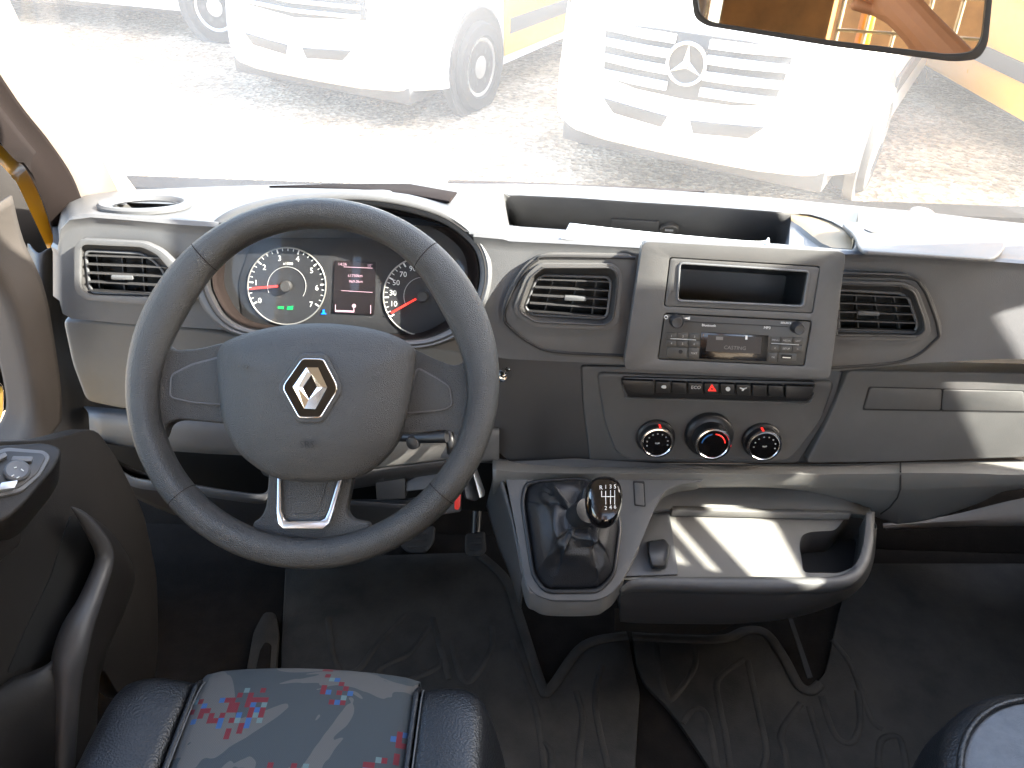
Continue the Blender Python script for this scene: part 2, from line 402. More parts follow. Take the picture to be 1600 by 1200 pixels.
ap = thing('pillar_trim', 'pale fabric-textured windscreen pillar trim left of the steering wheel', 'pillar trim', P(150, 320, 1.3))
st = [((-150, -60), (-90, -90), (-40, -120), .80), ((0, 160), (45, 128), (60, 92), 1.0), ((60, 232), (100, 205), (126, 178), 1.12), ((100, 290), (138, 262), (172, 242), 1.22), ((124, 350), (168, 328), (215, 300), 1.30)]
rows = []
for a, b, c, Y in st:
    A, B, C = P(*a, Y - .05), P(*b, Y - .01), P(*c, Y + .07)
    rows.append([A + V((.012, .07, 0)), A, lerp(A, B, .5) + (CAM - A).normalized() * .008, B, lerp(B, C, .45) + V((.006, -.004, .006)), C])
loft('pillar_cover', rows, 'pillar_trim', ap, su=18, sv=24, th=.004)
sl_ = thing('door_seal', 'dark rubber door seal beside the pale pillar trim', 'seal', P(100, 380, 1.2))
rows = []
for a, b, Y in (((-150, -60), (-170, 20), .75), ((0, 160), (0, 222), .93), ((60, 232), (42, 268), 1.05), ((100, 290), (70, 328), 1.13), ((124, 352), (90, 396), 1.2)):
    A, B = P(*a, Y), P(*b, Y - .03)
    rows.append([A + V((0, .03, 0)), A, lerp(A, B, .5) + (CAM - A).normalized() * .008, B, B + V((-.01, .05, 0))])
loft('seal_strip', rows, 'seal', sl_, su=14, sv=20, th=.003)

# driver's door: frame, trim, window
dr = thing('driver_door', 'dark plastic driver door with pull pocket and mirror switches', 'door', PX(60, 1000, -.6))
rows = []
for a, b, Y in (((-160, 0), (-200, 60), .72), ((0, 222), (0, 252), .92), ((38, 264), (24, 282), 1.02), ((66, 322), (48, 332), 1.10), ((86, 388), (74, 388), 1.16)):
    A, B = P(*a, Y + .06), P(*b, Y + .05)
    rows.append([A + V((.004, .03, 0)), A, B, B + V((-.002, .05, 0))])
loft('window_frame', rows, 'yellow_paint', dr, sv=18, th=.003)['label'] = 'yellow painted window frame edge'
# trim post at the window's front corner
rows = []
for a, b, Y in (((-40, 380), (-20, 330), .88), ((0, 470), (0, 400), .90), ((18, 550), (36, 480), .90), ((34, 630), (58, 590), .89), ((30, 665), (66, 650), .88), ((8, 700), (66, 692), .86)):
    A, B = P(*a, Y), P(*b, Y)
    rows.append([A + V((-.03, .02, 0)), A, lerp(A, B, .5) + (CAM - A).normalized() * .012, B, B + V((.0, .05, 0))])
loft('corner_post', rows, 'post_trim', dr, su=16, sv=20, th=.003)
# jamb between door and dashboard end
rows = []
for a, b, Y in (((58, 395), (104, 380), 1.12), ((58, 430), (100, 420), 1.10), ((66, 520), (108, 520), 1.06), ((76, 600), (140, 610), 1.02), ((70, 690), (150, 680), .98)):
    A, B = P(*a, Y - .03), P(*b, Y + .02)
    rows.append([A + V((-.03, .03, 0)), A, lerp(A, B, .4) + (CAM - A).normalized() * .010, B, B + V((.03, .04, 0))])
loft('door_jamb', rows, 'dash_dark', dr, su=16, sv=20, th=.003)
# main inner panel
pd = PL((-.62, 0, 1.0), (1, -.10, .10))
pane = [(-260, 680), (10, 690), (75, 688), (150, 668), (186, 720), (225, 800), (246, 900), (248, 1000), (240, 1090), (190, 1095), (160, 1040), (150, 1090), (120, 1300), (-300, 1300)]
slab('inner_panel', pane, pd, 0, .03, 'door_trim', dr, bev=.006, seg=3, r=18)
# armrest shelf carrying the switches
par = PL(PX(40, 735, -.535), (.42, -.25, .87))
slab('armrest', [(-120, 705), (4, 694), (72, 690), (100, 700), (86, 730), (40, 785), (10, 812), (-140, 840)], par, 0, .07, 'door_trim', dr, bev=.008, seg=3, r=14)
sp = slab('switch_panel', [(-30, 712), (10, 698), (70, 703), (80, 713), (64, 742), (34, 768), (-30, 782)], par, .004, .006, 'panel_grey', dr, bev=.002, r=8)
slab('switch_well', [(-26, 716), (12, 704), (66, 708), (72, 714), (58, 740), (30, 762), (-26, 774)], par, .0052, .003, 'black_plastic', sp, bev=.001, r=6)
lathe('mirror_knob', par.on(27, 738, .005), par.n, [(.0125, 0), (.0125, .005), (.0105, .007), (.006, .0065), (0, .006)], 'panel_grey', sp)
slab('rocker_switch', [(20, 712), (52, 713), (50, 721), (17, 720)], par, .010, .006, 'panel_grey', sp, bev=.002, r=2)
slab('rocker_switch', [(2, 754), (28, 750), (22, 762), (-4, 766)], par, .010, .006, 'satin', sp, bev=.002, r=2)
slab('rocker_switch', [(-14, 716), (8, 706), (12, 712), (-10, 724)], par, .010, .006, 'panel_grey', sp, bev=.002, r=2)
for a, b in (((33, 733), (37, 736)), ((18, 744), (22, 742)), ((30, 745), (26, 747)), ((22, 731), (26, 730))):
    tube('mark', [par.on(*a, .0122), par.on(*b, .0122)], .0006, 'white_print', sp, n=6)
# arm pad below, and pocket with its rim
slab('arm_pad', [(-160, 815), (-5, 792), (20, 785), (36, 790), (40, 800), (36, 850), (-10, 890), (-160, 960)], pd, .03, .04, 'door_trim', dr, bev=.008, seg=3, r=10)
rim = [(112, 793), (128, 806), (146, 830), (160, 855), (163, 875), (154, 905), (138, 945), (120, 985), (108, 1030), (104, 1080), (100, 1200)]
tube('pocket_rim', [pd.on(x, y, .035) for x, y in rim], [.0012, .006, .009, .011, .012, .013, .015, .019, -.0 + .020, .016, .012], 'rim_grey', dr, n=12, smooth=40)
dk = [(112, 800), (140, 838), (154, 868), (148, 900), (128, 945), (100, 995), (60, 1035), (10, 1055), (40, 985), (80, 900)]
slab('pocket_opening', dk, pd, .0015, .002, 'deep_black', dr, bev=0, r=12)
rows = [[pd.on(x, y, .034) for x, y in rim], [pd.on(x + 36, y + 20, .012) for x, y in rim], [pd.on(x + 46, y + 30, -.002) for x, y in rim]]
loft('pocket_side', rows, 'door_trim', dr, su=30, sv=10, th=.002)
loft('pocket_base', [[pd.on(20, 1058, .004), pd.on(70, 1040, .02), pd.on(104, 1010, .034)], [pd.on(-60, 1130, .02), pd.on(60, 1110, .03), pd.on(104, 1080, .034)], [pd.on(-80, 1260, .03), pd.on(60, 1260, .03), pd.on(102, 1240, .03)]], 'door_trim', dr, su=8, sv=8, th=.003)
loft('window_glass', [[(-.66, -.35, 1.36), (-.66, .80, 1.36)], [(-.66, -.35, 2.2), (-.60, .62, 2.2)]], 'side_glass', dr)
box('door_skin', (-.82, -.45, .55), (-.70, 1.0, 1.04), 'yellow_paint', dr)
# exterior mirror housing seen through the window
em = thing('wing_mirror', 'dark grey exterior mirror housing outside the driver window', 'wing mirror', (-.95, 1.05, 1.45))
pm = face(25, 380, 1.3, 10, 20)
dome('housing', sm([(-120, 300), (-60, 262), (0, 266), (40, 310), (62, 370), (66, 430), (50, 500), (36, 580), (10, 640), (-60, 660), (-130, 560)], 40), pm, 0, .06, 'mirror_housing', em, th=.08)
slab('mirror_glass', fillet([(-60, 590), (-12, 585), (6, 606), (4, 650), (-20, 690), (-70, 690)], 12), pm, .09, .004, 'mirror_glass', em, bev=.001)

# passenger's side: unseen door with openings shaped for the sun patches, B pillars, rear bulkhead (they shade the cab)
pdoor = thing('passenger_door', 'pale trimmed passenger door edge at the far right', 'door', (1.28, .5, .75))
def wallx(name, x, loops, th, m, parent):
    return slab3(name, [[V((x, y, z)) for y, z in lp] for lp in loops], V((-1, 0, 0)) if x > 0 else V((1, 0, 0)), th, m, parent, .004)
wallx('door_panel', 1.27, [[(-.45, .55), (1.25, .55), (1.25, 1.42), (-.45, 1.36)]], .06, 'door_trim', pdoor)
wallx('window_frame', 1.27, [[(-.45, 1.363), (1.25, 1.423), (.42, 2.36), (-.45, 2.36)], [(.585, 1.625), (.735, 1.64), (.735, 1.795), (.585, 1.80)], [(.818, 1.42), (1.10, 1.42), (1.03, 1.62), (.818, 1.88)]], .05, 'door_trim', pdoor)  # openings cut to let in only the wanted sun patches
bar('added_stripe_bar', (1.265, .57, 1.685), (1.265, .75, 1.759), .010, 'door_trim', pdoor, up=V((1, 0, 0)), h=.03)  # bars added to cast the stripes across the tray's sun patch
bar('added_stripe_bar', (1.265, .57, 1.725), (1.265, .70, 1.778), .005, 'door_trim', pdoor, up=V((1, 0, 0)), h=.02)
loft('window_glass', [[(1.285, .34, 1.42), (1.285, 1.06, 1.44)], [(1.285, .34, 2.22), (1.285, .38, 2.24)]], 'side_glass', pdoor)
rp = thing('pillar_trim', 'windscreen pillar trim on the passenger side, beyond the right edge', 'pillar trim', (1.3, 1.3, 1.4))
tube('pillar_cover', [(1.31, 1.34, 1.36), (1.30, 1.0, 1.74), (1.28, .52, 2.34)], .045, 'pillar_trim', rp, smooth=10)
for x, y0, y1 in ((-.80, -1.3, -.45), (1.27, -1.3, -.45)):
    struct(box('cab_side_wall', (x, y0, .55), (x + .06, y1, 2.36), 'headlining'))
struct(box('cab_side_rail', (-.80, -.45, 2.22), (-.72, .58, 2.36), 'headlining'))

for x0, x1, lab in ((-.72, .18, 'unseen visor added to block sun above the driver, over the top edge'), (.36, 1.24, 'unseen visor added to block sun above the passenger, over the top edge')):
    sv_ = thing('added_visor', lab, 'added visor', (x0, .62, 2.25))  # added out of view to keep sun off the door post and wheel
    loft('visor_board', [[(x0, .555, 2.345), (x1, .555, 2.345)], [(x0, .70, 2.175), (x1, .70, 2.175)]], 'headlining', sv_, th=.02)

# ================================================================== dashboard
db = thing('dashboard', 'grey moulded van dashboard with storage shelf, vents and climate knobs', 'dashboard', (.28, 1.2, 1.1))
PF = face(900, 470, .975, 12)
def dprof(px, W, top, crest, ft, fb, rec=None):
    # one fore-and-aft profile of the pad: windscreen edge, (recess), crest, face, tuck
    a = P(px, W, 1.40); c = P(px, crest, 1.00); f = PF.on(px, ft, -.006); b = PF.on(px, fb, -.006)
    if rec:
        lip, wb, rb = rec[:3]; yl, yw = rec[3:] if len(rec) > 3 else (1.25, 1.32)
        w = P(px, wb, yw); r1 = P(px, rb, min(1.05, yw - .005)) + V((0, 0, -.01)); q = lerp(w, r1, .1) + V((0, 0, -.006))
        k = [a, P(px, lip - 5, yl + .02), P(px, lip, yl), P(px, lip + 3, yl + .001), w, q, lerp(w, r1, .8) + V((0, 0, -.004)), r1, P(px, rb, min(1.04, yw - .01))]
    else:
        e = lerp(a, c, .92)
        k = [a] + [lerp(a, e, t) + V((0, 0, .012 * math.sin(t * math.pi))) for t in (.3, .36, .42, .5, .6, .75, .9, 1)]
    k += [c, lerp(c, f, .5) + V((0, -.004, .003)), f, lerp(f, b, .5), b, b + V((0, .012, -.006)), b + V((0, .06, -.004))]
    return k
ST = [(93, 330, 0, 385, 400, 470), (98, 322, 0, 352, 368, 490), (112, 312, 0, 338, 352, 498), (145, 304, 0, 334, 348, 501), (200, 297, 0, 338, 352, 506), (300, 293, 0, 345, 362, 512), (420, 289, 0, 352, 368, 520), (600, 286, 0, 356, 372, 535),
      (740, 287, 0, 362, 380, 552), (786, 287, 0, 366, 384, 560)]
RS = [(796, 287, (305, 345, 352), 370, 386, 561), (812, 287, (305, 366, 354), 371, 387, 562), (900, 290, (309, 374, 360), 376, 390, 566), (1000, 295, (316, 382, 367), 382, 395, 570), (1100, 301, (322, 388, 374), 386, 399, 573), (1218, 310, (331, 396, 381), 391, 403, 575),
      (1226, 311, (332, 380, 382, 1.26, 1.28), 391, 403, 575), (1236, 312, (333, 345, 383, 1.268, 1.255), 392, 404, 575), (1250, 313, (333.5, 353, 384, 1.275, 1.225), 392, 404, 575), (1266, 315, (335, 366, 386, 1.272, 1.165), 392, 404, 575), (1284, 317, (340, 380, 387, 1.255, 1.09), 392, 405, 575), (1300, 318, (346, 387, 388, 1.225, 1.045), 392, 405, 575), (1318, 320, (356, 388, 389, 1.17, 1.035), 392, 405, 575), (1331, 321, (370, 389, 390, 1.10, 1.03), 392, 405, 575)]
EN = [(1338, 322, 0, 392, 405, 575), (1360, 324, 0, 392, 406, 573), (1450, 332, 0, 398, 411, 567), (1560, 345, 0, 404, 417, 561), (1640, 353, 0, 410, 423, 562), (1760, 368, 0, 420, 434, 568), (2000, 396, 0, 440, 455, 580)]
prof = [dprof(p, w, t, c, f, b) for p, w, t, c, f, b in ST] + [dprof(p, w, 0, c, f, b, r) for p, w, r, c, f, b in RS] + [dprof(p, w, t, c, f, b) for p, w, t, c, f, b in EN]
# refine between stations, then open the pad where the vents, dials and radio sit
KV = [0, 1, 2, 3, 4, 5, 6, 7, 8, 9, 10] 
pxs = [s[0] for s in ST] + [s[0] for s in RS] + [s[0] for s in EN]
cols = []
for i in range(len(prof) - 1):
    n = max(1, int((pxs[i + 1] - pxs[i]) / (7 if pxs[i] < 1600 else 40)))
    for k in range(n): cols.append([lerp(prof[i][j], prof[i + 1][j], k / n) for j in range(len(prof[0]))])
cols.append(prof[-1])
def dense(c):
    out = []
    for k in range(10):
        out += [lerp(c[k], c[k + 1], t / 4) for t in range(4)]
    out += [c[10]]
    for k in range(12): out.append(lerp(c[11], c[12], k / 12))
    for k in range(12): out.append(lerp(c[12], c[13], k / 12))
    return out + c[13:]
cols = [dense([p + V((-.02, .02, -.004)) for p in cols[0]])] + [dense(c) for c in cols]
CL_OUT = [(300, 440), (302, 400), (316, 366), (348, 335), (400, 315), (470, 304), (560, 301), (640, 311), (700, 331), (745, 365), (765, 400), (768, 440), (756, 482), (728, 520), (690, 540), (640, 548), (560, 545), (440, 535), (370, 525), (335, 505), (312, 475)]
CUP = circ(230, 325, 54, 32, 8.5)
HOLES = [[(127, 384), (224, 388), (250, 400), (282, 436), (288, 470), (136, 466), (122, 450)], [(840, 414), (958, 414), (968, 428), (960, 506), (836, 508), (806, 486), (826, 430)], [(1300, 442), (1410, 444), (1430, 455), (1450, 512), (1436, 529), (1300, 527)],
         [(550 + (x - 550) * .965, 430 + (y - 430) * .965) for x, y in CL_OUT],
         [(1040, 405), (1275, 418), (1262, 570), (1030, 560)]]
fe = []; vv, ff = [p for c in cols for p in c], []; nb = len(cols[0])
for i in range(len(cols) - 1):
    for j in range(nb - 1):
        f = [i * nb + j, (i + 1) * nb + j, (i + 1) * nb + j + 1, i * nb + j + 1]
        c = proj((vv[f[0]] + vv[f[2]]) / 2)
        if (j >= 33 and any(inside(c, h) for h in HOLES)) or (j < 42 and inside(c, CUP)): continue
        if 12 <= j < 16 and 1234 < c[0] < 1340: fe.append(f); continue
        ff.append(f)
shelf_faces = sorted({i for f in fe for i in f}); sm_ = {v: i for i, v in enumerate(shelf_faces)}
mk('shelf_end', [vv[i] for i in shelf_faces], [[sm_[i] for i in f] for f in fe], 'bounce_tan', db)
pad = mk('upper_pad', vv, ff, 'dash_upper', db, sharp=50)

# cup ring on the left of the pad
_, ci, cj = min(((proj(cols[i][j])[0] - 230) ** 2 / 20 + (proj(cols[i][j])[1] - 324) ** 2, i, j) for i in range(len(cols)) for j in range(40))
cax = (cols[ci][cj - 4] - cols[ci][cj + 4]).cross(V((1, 0, 0))).normalized(); cax = cax if cax.z > 0 else -cax; cr_ = cols[ci][cj] + cax * .002
lathe('cup_holder', cr_, cax, [(.044, -.001), (.062, -.002), (.063, .003), (.060, .006), (.053, .006), (.050, .003), (.048, -.0005), (.046, -.0005)], 'panel_grey', db, n=48, caps=False)
lathe('cup_well', cr_, cax, [(.050, .001), (.047, -.055), (0.001, -.055)], 'dash_dark', db, n=40, caps=False)

# slot behind the instrument hood
slab('demister_slot', [(420, 290), (520, 287), (640, 287), (714, 300), (702, 314), (640, 303), (560, 296), (480, 292)], plane3(P(400, 289, 1.4), P(800, 287, 1.4), P(600, 356, 1.0)), .0125, .004, 'seal', db, bev=.001)
# shelf details: flap, round socket, paper
PW = plane3(P(900, 313, 1.252), P(1100, 326, 1.252), P(1000, 382, 1.32))
slab('flap', [(955, 343), (1030, 347), (1030, 372), (955, 368)], PW, .003, .004, 'dash_upper', db, bev=.001, r=2)
so_ = lathe('socket', PW.on(1045, 358, .003), PW.n, [(.0165, -.004), (.0165, .003), (.0145, .005), (.013, .003), (.0, .003)], 'dash_face', db)
slab('socket_slot', [(1039, 358), (1052, 359), (1052, 362), (1039, 361)], PW, .0075, .002, 'satin', so_, bev=0)
# bounce-coloured wedge at the right end of the shelf and the lid behind the right vent
lid_pl = plane3(P(1345, 388, 1.0), P(1556, 402, 1.0), P(1450, 352, 1.24))
slab('pad_lid', fillet([(1344, 391), (1336, 366), (1312, 347), (1420, 346), (1530, 362), (1575, 380), (1556, 404)], 12), lid_pl, .011, .006, 'dash_upper', db, bev=.003, seg=3)
slab('badge', fillet([(1348, 356), (1385, 356), (1400, 362), (1360, 362)], 5), lid_pl, .0128, .002, 'dash_face', db, bev=.0005)

# ---------------------------------------------------------------- vents
def vent(pl, ring_o, ring_i, quad, open_px, nsl, vanes, tabp, matr='dash_face', tab_m='panel_grey', h=.004, edge=None):
    v = slab('air_vent', ring_o, pl, h, .012, matr, db, bev=.003, seg=3, holes=[ring_i])
    # funnel from the ring down to the louvre frame
    n = 40
    ro = [pl.on(p[0], p[1], h - .002) for p in sm(ring_i, n)]; 
    oi = sm(open_px, n)
    loft('funnel', [[p - pl.n * .002 for p in ro], [pl.on(p[0], p[1], -.006) for p in oi], [pl.on(p[0], p[1], -.05) for p in oi]], 'dash_dark', v, closed_u=True)
    slab('duct', oi, pl, -.030, .003, 'deep_black', v, bev=0)
    if edge: tube('trim_line', [pl.on(p[0], p[1], h) for p in sm(ring_i, n)], .0016, edge, v, n=8, closed=True)
    fr = tube('louvre_frame', [pl.on(p[0], p[1], -.004) for p in oi], .0022, 'panel_grey', v, n=8, closed=True)
    tl, tr, br, bl = quad
    for i in range(nsl):
        t = (i + .6) / nsl; a, b = l2(tl, bl, t), l2(tr, br, t)
        A, B = pl.on(*a, -.004), pl.on(*b, -.004)
        bar('slat', A, B, .009, 'rim_grey', v, up=(pl.n.cross((B - A).normalized())) , h=.0017)
    for t in vanes:
        a, b = l2(tl, tr, t), l2(bl, br, t)
        A, B = pl.on(*a, -.014), pl.on(*b, -.014)
        bar('vane', A, B, .0014, 'dash_dark', v, up=pl.n, h=.010)
    slab('tab', fillet([(tabp[0] - 17, tabp[1] - 4), (tabp[0] + 17, tabp[1] - 3), (tabp[0] + 17, tabp[1] + 4), (tabp[0] - 17, tabp[1] + 3)], 2), pl, .002, .010, tab_m, v, bev=.0012)
    return v
PVL = face(190, 425, .968, 13, 0)
ro = fillet([(116, 386), (124, 374), (225, 379), (252, 392), (290, 430), (296, 478), (232, 476), (134, 469), (116, 455)], 10)
ri = fillet([(125, 388), (132, 382), (222, 386), (246, 398), (276, 434), (284, 466), (232, 465), (138, 462), (124, 450)], 8)
oq = fillet([(134, 396), (139, 392), (220, 396), (240, 407), (256, 424), (262, 460), (146, 457), (140, 448)], 5)
vent(PVL, ro, ri, ((135, 390), (262, 394), (266, 466), (142, 458)), oq, 5, (.14, .45, .7), (190, 434), 'dash_upper')
PVC = face(890, 470, .972, 14)
slab('vent_surround', fillet([(992, 398), (856, 396), (834, 402), (815, 420), (790, 462), (782, 494), (792, 515), (829, 543), (868, 556), (990, 562)], 16), PVC, .003, .010, 'dash_face', db, bev=.003, seg=3, holes=[HOLES[1]])
tube('surround_groove', [PVC.on(x, y, .0035) for x, y in [(992, 403), (858, 401), (838, 407), (820, 424), (796, 464), (788, 494), (797, 512), (832, 538), (870, 550), (985, 556)]], .0022, 'groove', db, n=8, smooth=60)
ro = fillet([(842, 412), (957, 412), (971, 424), (972, 440), (965, 506), (950, 516), (834, 511), (806, 493), (802, 480), (822, 430)], 8)
ri = fillet([(847, 418), (954, 418), (964, 428), (965, 440), (958, 500), (946, 508), (836, 503), (814, 489), (810, 480), (828, 434)], 7)
oq = fillet([(848, 430), (950, 433), (955, 443), (949, 492), (940, 498), (830, 491), (820, 480), (836, 440)], 5)
vent(PVC, ro, ri, ((842, 428), (953, 431), (946, 500), (822, 490)), oq, 5, (.22, .55, .82), (899, 467), 'dash_face', 'panel_grey', .010, 'dash_dark')
PVR = face(1390, 490, .972, 14)
slab('vent_surround', fillet([(1300, 424), (1417, 428), (1446, 444), (1462, 480), (1473, 515), (1468, 535), (1414, 570), (1290, 582)], 16), PVR, .003, .010, 'dash_face', db, bev=.003, seg=3, holes=[HOLES[2]])
tube('surround_groove', [PVR.on(x, y, .0035) for x, y in [(1300, 430), (1414, 434), (1440, 448), (1456, 482), (1466, 516), (1461, 532), (1411, 564), (1296, 575)]], .0022, 'groove', db, n=8, smooth=60)
ro = fillet([(1300, 438), (1412, 441), (1434, 452), (1452, 500), (1455, 522), (1438, 532), (1300, 530)], 8)
ri = fillet([(1306, 444), (1409, 447), (1428, 456), (1444, 500), (1446, 518), (1434, 526), (1306, 524)], 7)
oq = fillet([(1310, 453), (1406, 458), (1420, 466), (1434, 508), (1428, 520), (1310, 517)], 5)
vent(PVR, ro, ri, ((1300, 450), (1416, 456), (1432, 522), (1300, 518)), oq, 5, (.3, .55, .8), (1358, 490), 'dash_face', 'panel_grey', .010, 'dash_dark')

# ---------------------------------------------------------------- lower panels
PCS = face(1100, 650, .985, 10)
slab('centre_panel', fillet([(768, 548), (1345, 575), (1345, 724), (800, 726), (776, 706), (766, 640)], 8), PCS, -.004, .03, 'dash_dark', db, bev=.004)
slab('stack_panel', fillet([(908, 572), (1318, 580), (1300, 640), (1262, 700), (1246, 724), (922, 722), (912, 640)], 6), PCS, .002, .02, 'dash_face', db, bev=.003)
slab('control_panel', fillet([(932, 582), (1306, 596), (1284, 658), (1244, 710), (1228, 722), (986, 720), (962, 708), (944, 660)], 12), PCS, .0065, .02, 'dash_face', db, bev=.004, seg=3)
slab('glove_panel', fillet([(1325, 578), (1900, 590), (1900, 705), (1400, 722), (1258, 724), (1290, 665), (1318, 600)], 10), PCS, .012, .04, 'dash_face', db, bev=.006, seg=3)
gl = [[(1360, 606), (1472, 609), (1470, 641), (1350, 639)], [(1474, 609), (1600, 612), (1602, 643), (1472, 641)], [(1604, 612), (1760, 616), (1764, 648), (1606, 643)]]
for q in gl:
    slab('glove_lid_gap', fillet([(q[0][0] - 3, q[0][1] - 2), (q[1][0] + 2, q[1][1] - 2), (q[2][0] + 2, q[2][1] + 2), (q[3][0] - 3, q[3][1] + 2)], 4), PCS, .0124, .002, 'groove', db, bev=0)
    slab('glove_lid', fillet(q, 4), PCS, .0135, .006, 'dash_face', db, bev=.0012)
# left lower: beige knee panel, ledge, open pocket
PLL = face(200, 570, .99, 6, 8)
slab('knee_panel', fillet([(97, 499), (220, 507), (330, 516), (400, 530), (700, 545), (772, 560), (772, 655), (700, 655), (350, 648), (190, 640), (134, 628), (112, 570)], 12), PLL, .004, .03, 'dash_lower', db, bev=.006, seg=3)
loft('ledge', [[P(130, 634, 1.02), P(350, 650, 1.02), P(780, 664, 1.02)], [P(138, 645, .975), P(350, 659, .975), P(780, 672, .975)], [P(141, 680, .965), P(350, 700, .965), P(780, 716, .965)], [P(150, 692, .985), P(350, 710, .985), P(780, 724, .985)], [P(152, 690, 1.02), P(350, 708, 1.02), P(780, 722, 1.02)]], 'dash_upper', db, su=12, sv=20, th=.002)
loft('pocket_back', [[P(150, 680, 1.10), P(780, 712, 1.10)], [P(170, 770, 1.14), P(780, 800, 1.14)]], 'deep_black', db)
lp = [(150, 690), (178, 724), (196, 738), (222, 748), (290, 755), (360, 766), (408, 771), (420, 762), (426, 748), (470, 738), (600, 735)]
loft('pocket_lip', [[P(x, y + 16, .985) for x, y in lp], [P(x, y + 14, .962) for x, y in lp], [P(x, y + 8, .952) for x, y in lp], [P(x, y, .960) for x, y in lp], [P(x, y + 6, 1.02) for x, y in lp]], 'dash_upper', db, su=50, sv=16, th=.002)
loft('knee_skirt', [[P(160, 712, .98), P(300, 765, .98), P(500, 780, .98), P(640, 790, .98)], [P(185, 765, 1.06), P(300, 812, 1.06), P(500, 830, 1.06), P(640, 830, 1.06)]], 'dash_dark', db, su=16, sv=6, th=.003)
# ================================================================== switch row and climate knobs (parts of the dashboard)
rowp = slab('switch_strip', fillet([(970, 589), (1277, 597), (1264, 628), (1100, 624), (980, 621), (972, 606)], 8), PCS, .010, .02, 'black_plastic', db, bev=.002)
tube('strip_line', [PCS.on(x, y, .010) for x, y in [(972, 600), (979, 617), (990, 622), (1100, 625), (1220, 629), (1262, 630), (1272, 614)]], .0014, 'dash_face', rowp, n=8, smooth=40)
def rx(zx, zy): return (960 + zx / 4, 560 + zy / 4)
cells = [(50, 246), (256, 352), (358, 454), (460, 556), (562, 656), (662, 756), (762, 856), (862, 956), (962, 1060), (1068, 1250)]
for i, (a, b) in enumerate(cells):
    ya, yb = 122 + a * .034, 122 + b * .034
    q = [rx(a, ya + 14), rx(b, yb + 14), rx(b - 2, yb + 84), rx(a + 2, ya + 84)]
    if i == 0: q = [rx(46, 136), rx(246, 142), rx(246, 228), rx(110, 222), rx(66, 190)]
    if i == 9: q = [rx(1070, 170), rx(1252, 178), rx(1236, 236), rx(1210, 250), rx(1070, 250)]
    bt = slab('switch', fillet(q, 2.5), PCS, .016, .008, 'black_plastic', rowp, bev=.0015, seg=3)
PS = PL(PCS.o + PCS.n * .0163, PCS.n)
text('legend', 'ECO', *rx(510, 182), PS, 5.5, 'white_print', rowp, ang=-2)
tri = [rx(610, 162), rx(638, 206), rx(584, 204)]
slab('hazard_triangle', tri, PS, .0006, .0008, 'red_print', rowp, bev=0, holes=[[rx(610, 180), rx(622, 198), rx(598, 197)]])
slab('legend', fillet([rx(290, 182), rx(300, 168), rx(322, 168), rx(326, 186), rx(310, 190)], 2), PS, .0004, .0006, 'white_print', rowp, bev=0)
slab('legend', circ(*rx(710, 192), 3.6, 12), PS, .0004, .0006, 'white_print', rowp, bev=0)
slab('legend', [rx(784, 180), rx(806, 186), rx(828, 182), rx(828, 188), rx(812, 194), rx(806, 204), rx(796, 204), rx(800, 194), rx(784, 188)], PS, .0004, .0006, 'white_print', rowp, bev=0)

def knob(base, rb, cap, rc, pointer, hgt, kind):
    # straight-sided rotary knob standing square on the control panel
    c0 = PCS.on(*base, .0065); _, x, y, sc = PCS.axes(*base)
    r0, r1 = rb * sc, rc * sc
    prof = [(r0, 0), (r0, hgt * .28), (r0 * .96, hgt * .34), (r1 * 1.06, hgt * .40), (r1 * 1.04, hgt * .9), (r1, hgt * .96), (r1, hgt)]
    k = lathe('climate_knob', c0, PCS.n, prof, 'black_plastic', db, n=48)
    top = c0 + PCS.n * hgt
    lathe('chrome_ring', top, PCS.n, [(r1 * 1.03, -.003), (r1 * 1.05, 0), (r1 * 1.02, .0018), (r1 * .93, .0020), (r1 * .88, .0008), (r1 * .86, -.001)], 'chrome', k, n=48)
    lathe('knob_face', top, PCS.n, [(r1 * .88, -.002), (r1 * .88, .0004), (0, .0008)], 'gloss_black', k, n=40)
    pt = PL(top + PCS.n * .0012, PCS.n)
    def at(f, a): return top + PCS.n * .0012 + (x * math.cos(a) + y * math.sin(a)) * r1 * f
    if kind == 'temp':
        for nm, a0, a1 in (('blue_print', 100, 172), ('red_print', 8, 84)):
            tube('scale_arc', [at(.68, R(lerp(a0, a1, t / 10))) for t in range(11)], .0009, nm, k, n=6)
    else:
        for i, a in enumerate(range(-12, 200, 28 if kind == 'vent' else 26)):
            p = at(.66, R(a)); lathe('scale_mark', p, PCS.n, [(.0012, 0), (.0012, .0002)], 'grey_print', k, n=8)
        p = at(0, 0)
        slab3('legend', [[p + x * dx * .001 + y * dy * .001 for dx, dy in ((-3.2, -1), (0, -1.6), (3.2, -1), (3.2, 1.2), (0, .7), (-3.2, 1.2))]], PCS.n, .0003, 'grey_print', k)
    a = R(pointer)
    d = x * math.cos(a) + y * math.sin(a); e = PCS.n.cross(d)
    q = c0 + d * r1 * 1.05
    bar('pointer', q + PCS.n * hgt * .45 , q + PCS.n * hgt * .98, .0030, 'red_print', k, up=d, h=.0016)
knob((1024, 682), 30, (1029, 694), 24.5, 83, .020, 'fan')
knob((1107, 677), 37, (1114, 702), 26, -8, .034, 'temp')
knob((1189, 687), 30, (1194, 699), 25, 100, .020, 'vent')

